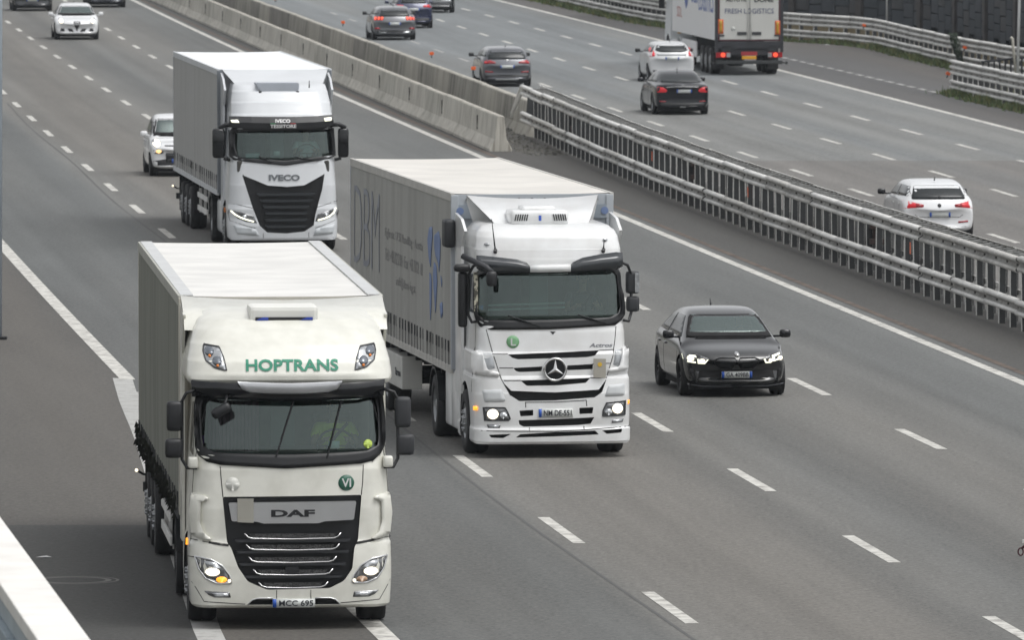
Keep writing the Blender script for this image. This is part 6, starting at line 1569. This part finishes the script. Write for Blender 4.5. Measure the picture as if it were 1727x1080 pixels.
def car(name, label, cfg, loc, rz, paint, group=None, front=None, rear=None, rim=RIM, mirror_mat=None, cabin=False, cat='car', plate='', rplate=''):
    t = thing(name, label, cat, loc, rz, group)
    c = cfg; L, W, H, hz = c['L'], c['W'], c['H'], c['hood']; hw = W / 2
    o = car_shell(c, paint, t); sf = Surf(o.data)
    R_ = c.get('R', .32); fy, ry = c.get('fo', .84), L - c.get('ro', .78)
    cuts = [arch_cutter(s, y, R_, R_ + .055, hw - .26, hw + .4) for s in (-1, 1) for y in (fy, ry)]
    ws = c['ws']
    if cabin:
        mb = MB(); p = smoothpoly([(x * .95, z - .03 if z > sum(q[1] for q in ws) / 4 else z) for x, z in ws], .05); mb.prism(p, -1, c['roof1'] - .15, 'y'); k = mb.done('cutter', INT1)
        bm = bmesh.new(); bm.from_mesh(k.data); bmesh.ops.recalc_face_normals(bm, faces=bm.faces[:]); bm.to_mesh(k.data); bm.free(); cuts.append(k)
    cut(o, cuts)
    SEAM = MATS['panel_gap']
    panel(sf, 'windscreen', ws, CARCLEAR if cabin else DGLASS, t, off=.005, depth=.006, r=.05)
    if cabin:
        zm = sum(p[1] for p in ws) / 4; frame(sf, 'windscreen_frame', smoothpoly([(x * 1.05, z if z > zm else z - .05) for x, z in ws], .05), smoothpoly([(x * .965, z - .012 if z > zm else z + .018) for x, z in ws], .05), VOID, t, off=.009, depth=.01)
        e = bpy.data.objects.new('interior', None); link(e, t); zc = c['cowl']; bz = hz + .08
        mb = MB(); mb.box(-hw * .78, hw * .78, zc + .35, zc + .75, bz - .22, bz - .02, .04); mb.done('dashboard', DASH, e)
        for s in (-1, 1):
            mb = MB(); mb.box(s * .36 - .22, s * .36 + .22, zc + 1.35, zc + 1.48, bz - .3, bz + .22, .05); mb.box(s * .36 - .12, s * .36 + .12, zc + 1.38, zc + 1.48, bz + .22, bz + .38, .04); mb.done('seat', INT1, e)
        mb = MB(); c0 = Vector((.36, zc + .82, bz)); mb.tube([c0 + Vector((math.cos(q) * .18, math.sin(q) * .08, math.sin(q) * .16)) for q in [2 * math.pi * k / 20 for k in range(21)]], .014, 6, False); mb.done('steering_wheel', BLACK, e)
    if cabin:
        zb_ = min(q[1] for q in ws); hw_ = max(q[0] for q in ws)
        panel(sf, 'cowl', [(-hw_ * 1.02, zb_ - .02), (hw_ * 1.02, zb_ - .02), (hw_ * .97, zb_ + .058), (-hw_ * .97, zb_ + .058)], VOID, t, off=.022, depth=.02, r=.02, step=.06)
    panel(sf, 'rear_window', c['rw'], DGLASS, t, 'b', off=.005, depth=.006, r=.06)
    bz = c.get('belt', hz + .04)
    a0, a1 = c['cowl'] + .28, c['glass_end'] - .10
    top = H - .14
    mid = (a0 + a1) / 2 + .05
    sw1 = [(a0, bz + .06), (mid - .03, bz + .08), (mid - .03, top), (c['roof0'] + .02, top - .01)]
    sw2 = [(mid + .03, bz + .08), (a1 - .05, bz + .10), (min(c['roof1'] + .1, a1 - .25), top - .02), (mid + .03, top)]
    for ax in ('l', 'r'):
        for sw in (sw1, sw2): panel(sf, 'side_window', sw, DGLASS, t, ax, off=.004, depth=.006, r=.04)
        for yy in (c['cowl'] + .12, mid, a1 - .55): panel(sf, 'door_seam', strip([(yy, .32), (yy + .03, bz - .02)], .012), SEAM, t, ax, off=.002, depth=.006)
        for yy in (mid - .25, a1 - .75): panel(sf, 'door_handle', [(yy, bz - .12), (yy + .17, bz - .11), (yy + .17, bz - .085), (yy, bz - .09)], paint, t, ax, off=.02, depth=.02)
        panel(sf, 'sill', [(fy + R_ + .1, .19), (ry - R_ - .1, .19), (ry - R_ - .1, .27), (fy + R_ + .1, .27)], BLACK, t, ax, off=.006, depth=.006)
    for s in (-1, 1):
        for y in (fy, ry): wheel(t, s * (hw - .015), y, R_, .21, s, rim)
        mb = MB(); mb.box(*sorted((s * (hw + .01), s * (hw + .20))), c['cowl'] + .30, c['cowl'] + .42, bz + .03, bz + .17, .045); mb.tube([(s * (hw - .10), c['cowl'] + .40, bz + .05), (s * (hw + .08), c['cowl'] + .37, bz + .06)], .02, 6); mb.done('mirror', mirror_mat or paint, t, True)
    mb = MB(); mb.box(-hw * .86, hw * .86, .35, L - .35, .13, .24); mb.done('underbody', VOID, t)  # underbody widened to deepen the shadow under the car
    for k_, (side, parts) in enumerate((('f', front or []), ('b', rear or []))):
        for nm, poly, mat, off, both, *rest in parts:
            r = rest[0] if rest else .0
            for p in (lr(poly) if both else [poly]): panel(sf, nm, p, mat, t, side, off=off, depth=.012, r=r, step=.12)
    if plate: number_plate(t, sf, plate[0], .52, .11, plate[1], 'f', off=.025, right_band=True)
    if rplate is not None and rplate: number_plate(t, sf, rplate[0], .50, .11, rplate[1], 'b', off=.02, right_band=True)
    mb = MB(); b_ = Vector((0, c['roof1'] - .15, H - .035)); mb.tube([b_, b_ + Vector((0, .09, .09))], [.018, .006], 6); mb.done('roof_antenna', BLACK if paint.name != 'x' else paint, t)
    return t
def cfg(L, W, H, hood, cowl, roof0, roof1, glass_end, tail_z, ws, rw, **k):
    d = dict(L=L, W=W, H=H, hood=hood, cowl=cowl, roof0=roof0, roof1=roof1, glass_end=glass_end, tail_z=tail_z, ws=ws, rw=rw); d.update(k); return d
def trap(wb, zb, wt, zt): return [(-wb, zb), (wb, zb), (wt, zt), (-wt, zt)]
BPAINT = M('black_car_paint', (.008, .009, .010), .22, metal=.0, var=.1, coat=1., spec=.5)
WPAINT = M('white_car_paint', (.72, .73, .74), .25, var=.03, coat=.8)
GPAINT = M('grey_car_paint', (.115, .12, .135), .28, metal=.5, var=.06, coat=1.)
GPAINT2 = M('anthracite_car_paint', (.13, .135, .145), .28, metal=.5, var=.06, coat=1.)
DBLUE = M('navy_car_paint', (.020, .028, .075), .25, metal=.3, var=.08, coat=1.)
NPAINT = M('black_saloon_paint', (.006, .007, .011), .2, metal=.0, var=.1, coat=.5, spec=.3)
SHEENPAINT = M('bumper_sheen_paint', (.32, .33, .34), .3, metal=.6, var=.05, coat=1.)  # light reflecting on a dark bumper, put into the paint colour
DPAINT = M('dark_car_paint', (.02, .022, .026), .25, metal=.3, var=.1, coat=1.)

# black hatchback, nearest car
k = 515.
B = lambda *p: [((x - 843) / k, (988 - y) / k) for x, y in p]
hatch = cfg(4.32, 1.80, 1.45, .87, .98, 1.86, 3.35, 4.05, 1.02, trap(.72, 1.0, .56, 1.325), trap(.60, 1.06, .47, 1.30), nose=1.15, kr=.66)
t = car('black_hatchback', 'black hatchback with white daytime lights driving beside the median, nearest car', hatch, (3.82, 156.8, 0), .125, BPAINT, front=[
    ('headlight', B((390, 655), (400, 605), (500, 608), (600, 650), (572, 697), (500, 700), (430, 685)), LAMPD, .006, False), ('headlight', B((1075, 650), (1160, 600), (1250, 590), (1255, 640), (1205, 678), (1105, 695)), LAMPD, .006, False),
    ('daylight_lamp', B((398, 618), (490, 622), (495, 640), (430, 636), (432, 668), (488, 676), (486, 690), (425, 682), (400, 660)), DRL, .016, False), ('daylight_lamp', B((500, 652), (520, 655), (522, 684), (555, 684), (582, 655), (592, 656), (565, 697), (505, 694)), DRL, .016, False),
    ('daylight_lamp', B((1075, 655), (1092, 652), (1104, 680), (1140, 676), (1142, 655), (1152, 655), (1150, 690), (1098, 692)), DRL, .016, False), ('daylight_lamp', B((1155, 625), (1240, 605), (1240, 620), (1180, 636), (1184, 662), (1232, 648), (1232, 662), (1170, 678)), DRL, .016, False),
    ('grille', B((640, 655), (690, 636), (828, 638), (836, 690), (805, 742), (695, 738), (655, 704)), BLACK, .012, True, .03), ('grille_rim', strip(B((650, 655), (690, 637), (820, 640)), .012), GRAPH, .02, True),
    ('lower_intake', B((520, 752), (1166, 752), (1190, 862), (496, 862)), VOID, .008, False, .04), ('side_intake', B((392, 728), (474, 740), (488, 856), (416, 864)), VOID, .01, True, .03), ('lamp_beam', disc(B((448, 650))[0], .052, 14, .035), LIT, .018, True), ('lamp_beam', disc(B((540, 666))[0], .045, 14, .030), LIT, .018, True),
    ('splitter', strip(B((420, 872), (560, 890), (843, 895), (1126, 890), (1266, 872)), .022), GPAINT, .02, False), ('emblem', disc((0, .735), .04, 14), CHROME, .014, False)],
    rim=RIMD, mirror_mat=BLACKG, cabin=True, plate=((0, .385), 'GA 409BB'))
for i in range(9):
    pass
driver(Vector((3.82, 156.8, 0)) + Matrix.Rotation(.125, 3, 'Z') @ Vector((.36, 2.28, .48)), .125, 'driver in dark clothes behind the windscreen of the black hatchback', M('dark_shirt', (.05, .05, .06), .9))

# small white city car half hidden by the far lorry
panda = cfg(3.65, 1.64, 1.62, .96, .80, 1.28, 3.15, 3.52, 1.05, trap(.69, 1.09, .60, 1.49), trap(.55, 1.08, .48, 1.40), kr=.76, R=.29, fo=.76, ro=.55)
car('small_city_car', 'small white city car, lamps lit, half hidden by the lorry with the V grille', panda, (-8.66, 244.2, 0), .105, WPAINT, front=[
    ('headlight', [(-.78, .80), (-.60, .78), (-.50, .86), (-.60, .96), (-.74, .97)], LENS, .006, True, .04), ('lamp_beam', disc((-.64, .875), .095, 16), LIT, .02, True), ('fog_lamp', [(-.72, .60), (-.50, .60), (-.46, .67), (-.60, .73), (-.74, .70)], LAMPD, .006, True, .03), ('fog_beam', disc((-.60, .665), .075, 12, .05), M('lit_fog_lamp', (.9, .7, .4), .2, emit=(1., .62, .22), estr=.9), .016, True),
    ('grille_bar', trap(.44, .80, .44, .83), GRAPH, .010, False), ('lower_grille', trap(.40, .36, .42, .62), DPAINT, .012, False, .03), ('bumper', [(-.72, .22), (.72, .22), (.74, .42), (.42, .46), (-.42, .46), (-.74, .42)], BLACK, .01, False, .03)],
    mirror_mat=WPAINT, cabin=True, plate=((0, .42), ''))
# white hatchback with shield grille
gw = cfg(4.35, 1.80, 1.46, .88, .98, 1.85, 3.35, 4.1, 1.03, trap(.73, 1.005, .58, 1.33), trap(.58, 1.08, .46, 1.32), kr=.66)
car('white_hatchback', 'white hatchback with a dark shield-shaped grille driving up behind in the upper left', gw, (-17.40, 372.6, 0), .088, WPAINT, front=[
    ('headlight', [(-.74, .72), (-.56, .62), (-.50, .70), (-.60, .84), (-.72, .88)], LENS, .006, True, .03), ('lamp_beam', disc((-.63, .76), .075, 14, .09), LIT, .016, True),
    ('shield_grille', [(0, .34), (.14, .66), (.12, .74), (-.12, .74), (-.14, .66)], GRAPH, .012, False, .01), ('lower_grille', [(-.12, .32), (-.32, .34), (-.38, .46), (-.20, .44)], BLACK, .01, True, .02), ('side_vent', [(-.48, .34), (-.68, .34), (-.64, .46), (-.52, .46)], BLACK, .01, True, .02),
    ('lower_lip', trap(.62, .20, .66, .27), BLACK, .01, False)], mirror_mat=WPAINT, cabin=True)
bpy.data.objects['white_hatchback']
# two dark cars at the top edge
sal = cfg(4.6, 1.82, 1.46, .92, 1.05, 1.9, 3.4, 4.1, 1.02, trap(.70, .98, .56, 1.32), trap(.58, 1.06, .46, 1.30), kr=.68)
frontd = [('headlight', [(-.80, .62), (-.52, .60), (-.50, .70), (-.78, .78)], LENS, .006, True, .03), ('grille', trap(.36, .50, .42, .72), BLACK, .01, False, .03), ('lower_lip', trap(.70, .20, .74, .26), GRAPH, .01, False)]
car('dark_car', 'black car cut by the top edge, left of the white hatchback', sal, (-21.55, 418.6, 0), .088, DPAINT, front=frontd, plate=((0, .50), ''))
car('dark_car', 'blue-black car cut by the top edge, beside the solid white line', sal, (-18.52, 425.3, 0), .088, M('dark_navy_paint', (.020, .024, .036), .25, metal=.3, coat=1.), front=frontd, plate=((0, .50), ''))

# --- cars driving away: loc gives the tail; the front is L further on
def away(x, y, z, L, yaw): return (x - math.sin(yaw) * L, y + math.cos(yaw) * L, z)
# white hatchback behind the rail
wb = cfg(4.33, 1.77, 1.44, .92, 1.0, 1.9, 3.52, 4.14, .97, trap(.70, .98, .55, 1.32), trap(.66, .98, .55, 1.30), kr=.72)
car('white_hatchback', 'white hatchback with wide red tail lights passing just behind the steel median rail', wb, away(10.19, 221.4, ZR, 4.33, .10), math.pi + .10, WPAINT, rear=[
    ('tail_light', [(-.84, .76), (-.56, .79), (-.38, .80), (-.37, .86), (-.55, .90), (-.84, .96)], REDLIT, .008, True, .03), ('tail_light_inner', [(-.56, .795), (-.38, .81), (-.37, .86), (-.55, .895)], REDL, .014, True), ('emblem', disc((0, .84), .045, 14), GRAPH, .01, False),
    ('lid_seam', strip([(-.58, .62), (-.50, .56), (.50, .56), (.58, .62)], .012), MATS['panel_gap'], .004, False), ('reflector', [(-.70, .44), (-.46, .42), (-.46, .46), (-.70, .48)], REDL, .01, True), ('wiper', strip([(.0, 1.0), (.03, 1.06)], .05), BLACK, .02, False), ('lower_bumper', trap(.60, .24, .66, .34), GRAPH, .01, False)],
    mirror_mat=BLACKG, rplate=((.02, .62), ''))
# black saloon
sd = cfg(4.90, 1.85, 1.46, .93, 1.2, 2.1, 3.3, 4.15, 1.03, trap(.70, .98, .55, 1.32), trap(.68, 1.05, .56, 1.34), deck=True, kr=.68, ro=1.0, R=.34)
car('black_saloon', 'glossy black saloon with red tail lights in front of the small white hatchback', sd, away(5.60, 304.4, ZR, 4.90, .10), math.pi + .10, NPAINT, rear=[
    ('tail_light', [(-.84, .74), (-.56, .74), (-.50, .80), (-.62, .90), (-.82, .93)], REDLIT, .008, True, .04), ('chrome_strip', strip([(-.54, .905), (0, .93), (.54, .905)], .03), CHROME, .012, False), ('deck_lip', strip([(-.62, 1.01), (0, 1.045), (.62, 1.01)], .03), BLACK, .012, False),
    ('lower_bumper', trap(.66, .22, .74, .40), BLACK, .008, False, .03), ('exhaust_trim', trap(.10, .24, .10, .28), SILVER, .012, False), ('reflector', [(-.76, .44), (-.55, .43), (-.55, .46), (-.76, .47)], REDL, .01, True), ('emblem', disc((0, .99), .04, 12), CHROME, .012, False)],
    mirror_mat=NPAINT, rplate=((.05, .78), ''), rim=RIM)
# small white hatchback
fi = cfg(3.97, 1.73, 1.48, .95, .95, 1.7, 3.25, 3.75, 1.06, trap(.68, 1.0, .55, 1.35), [(-.60, 1.14), (-.40, 1.08), (.40, 1.08), (.60, 1.14), (.52, 1.34), (.3, 1.38), (-.3, 1.38), (-.52, 1.34)], kr=.68, ro=.62)
car('small_hatchback', 'small white hatchback with tall red lamps, just left of the refrigerated lorry', fi, away(5.82, 337.6, ZR, 3.97, .10), math.pi + .10, M('silver_white_paint', (.58, .59, .60), .28, var=.04, coat=.8), rear=[
    ('tail_light', [(-.79, .92), (-.62, .94), (-.60, 1.02), (-.70, 1.26), (-.76, 1.20)], REDLIT, .01, True, .03), ('lid_strip', trap(.52, .96, .56, 1.02), M('lid_grey', (.36, .37, .39), .4), .006, False), ('lower_bumper', trap(.64, .26, .70, .44), GRAPH, .008, False, .03)],
    mirror_mat=BLACK, rplate=((0, .86), ''))
# grey estate
es = cfg(4.4, 1.82, 1.45, .94, 1.05, 1.9, 3.72, 4.22, .97, trap(.70, .98, .55, 1.32), trap(.70, .98, .56, 1.30), kr=.72)
car('grey_hatchback', 'dark grey hatchback with slim unlit red lamps passing the end of the stained barrier', es, away(-.16, 332.3, ZR, 4.4, .10), math.pi + .10, GPAINT, rear=[
    ('tail_light', [(-.86, .82), (-.40, .84), (-.42, .90), (-.60, .95), (-.86, .97)], REDL, .008, True, .03), ('tail_light_lit', [(-.86, .84), (-.72, .85), (-.72, .90), (-.86, .93)], REDLIT, .014, True), ('lower_bumper', trap(.74, .24, .80, .44), BLACK, .008, False, .04), ('reflector', [(-.78, .52), (-.50, .51), (-.50, .55), (-.78, .57)], REDL, .012, True),
    ('diffuser', trap(.40, .23, .42, .29), SILVER, .014, False), ('emblem', strip([(-.08, .95), (.08, .95)], .04), CHROME, .012, False)],
    mirror_mat=BLACK, rplate=((0, .72), ''))
# grey hatchback with brake lights
pg = cfg(4.37, 1.85, 1.45, .94, 1.05, 1.9, 3.65, 4.18, .98, trap(.70, .98, .55, 1.32), trap(.66, 1.0, .53, 1.30), kr=.71)
car('grey_hatchback', 'silver-roofed grey hatchback with bright three-claw brake lights, upper middle', pg, away(-4.92, 391.6, ZR, 4.37, .10), math.pi + .10, GPAINT2, rear=[
    ('tail_light', [(-.88, .86), (-.48, .86), (-.46, .98), (-.88, 1.0)], REDL, .008, True, .02)] + [('claw_light', [(-.86 + i * .135, .86), (-.78 + i * .135, .86), (-.75 + i * .135, .99), (-.83 + i * .135, .99)], REDHOT, .016, True) for i in range(3)] + [('lower_bumper', trap(.70, .22, .78, .44), BLACK, .008, False, .04), ('exhaust_trim', [(-.66, .30), (-.36, .30), (-.36, .38), (-.66, .38)], SILVER, .014, True), ('reflector', [(-.84, .46), (-.62, .46), (-.62, .54), (-.84, .54)], REDL, .012, True)],
    mirror_mat=BLACK, rplate=((0, .70), ''))
# navy hatchback hidden in part
car('navy_hatchback', 'dark blue hatchback partly hidden behind the grey hatchback with brake lights', cfg(4.0, 1.74, 1.50, .96, .95, 1.7, 3.3, 3.8, 1.05, trap(.68, 1.0, .55, 1.35), trap(.58, 1.10, .48, 1.36), kr=.68, ro=.6), away(-4.32, 410.4, ZR, 4.0, .10), math.pi + .10, DBLUE, rear=[
    ('tail_light', [(-.80, .92), (-.40, .94), (-.44, 1.02), (-.78, 1.06)], REDLIT, .01, True, .03), ('lower_bumper', trap(.64, .24, .70, .44), BLACK, .008, False, .03)], rplate=((0, .84), ''))
car('dark_estate', 'dark estate car with light reflecting on its bumper, cut by the top edge', cfg(4.5, 1.84, 1.55, .98, 1.0, 1.8, 3.8, 4.3, 1.05, trap(.68, 1.0, .55, 1.38), trap(.62, 1.08, .52, 1.4), kr=.72), away(-3.55, 437.5, ZR, 4.5, .10), math.pi + .10, DPAINT, rear=[
    ('bumper_sheen', trap(.74, .46, .70, .62), SHEENPAINT, .012, False, .04), ('lower_bumper', trap(.60, .24, .64, .34), SHEENPAINT, .012, False, .03), ('tail_light', [(-.86, .86), (-.6, .86), (-.6, 1.0), (-.86, 1.0)], REDL, .008, True)], rplate=((0, .8), ''))
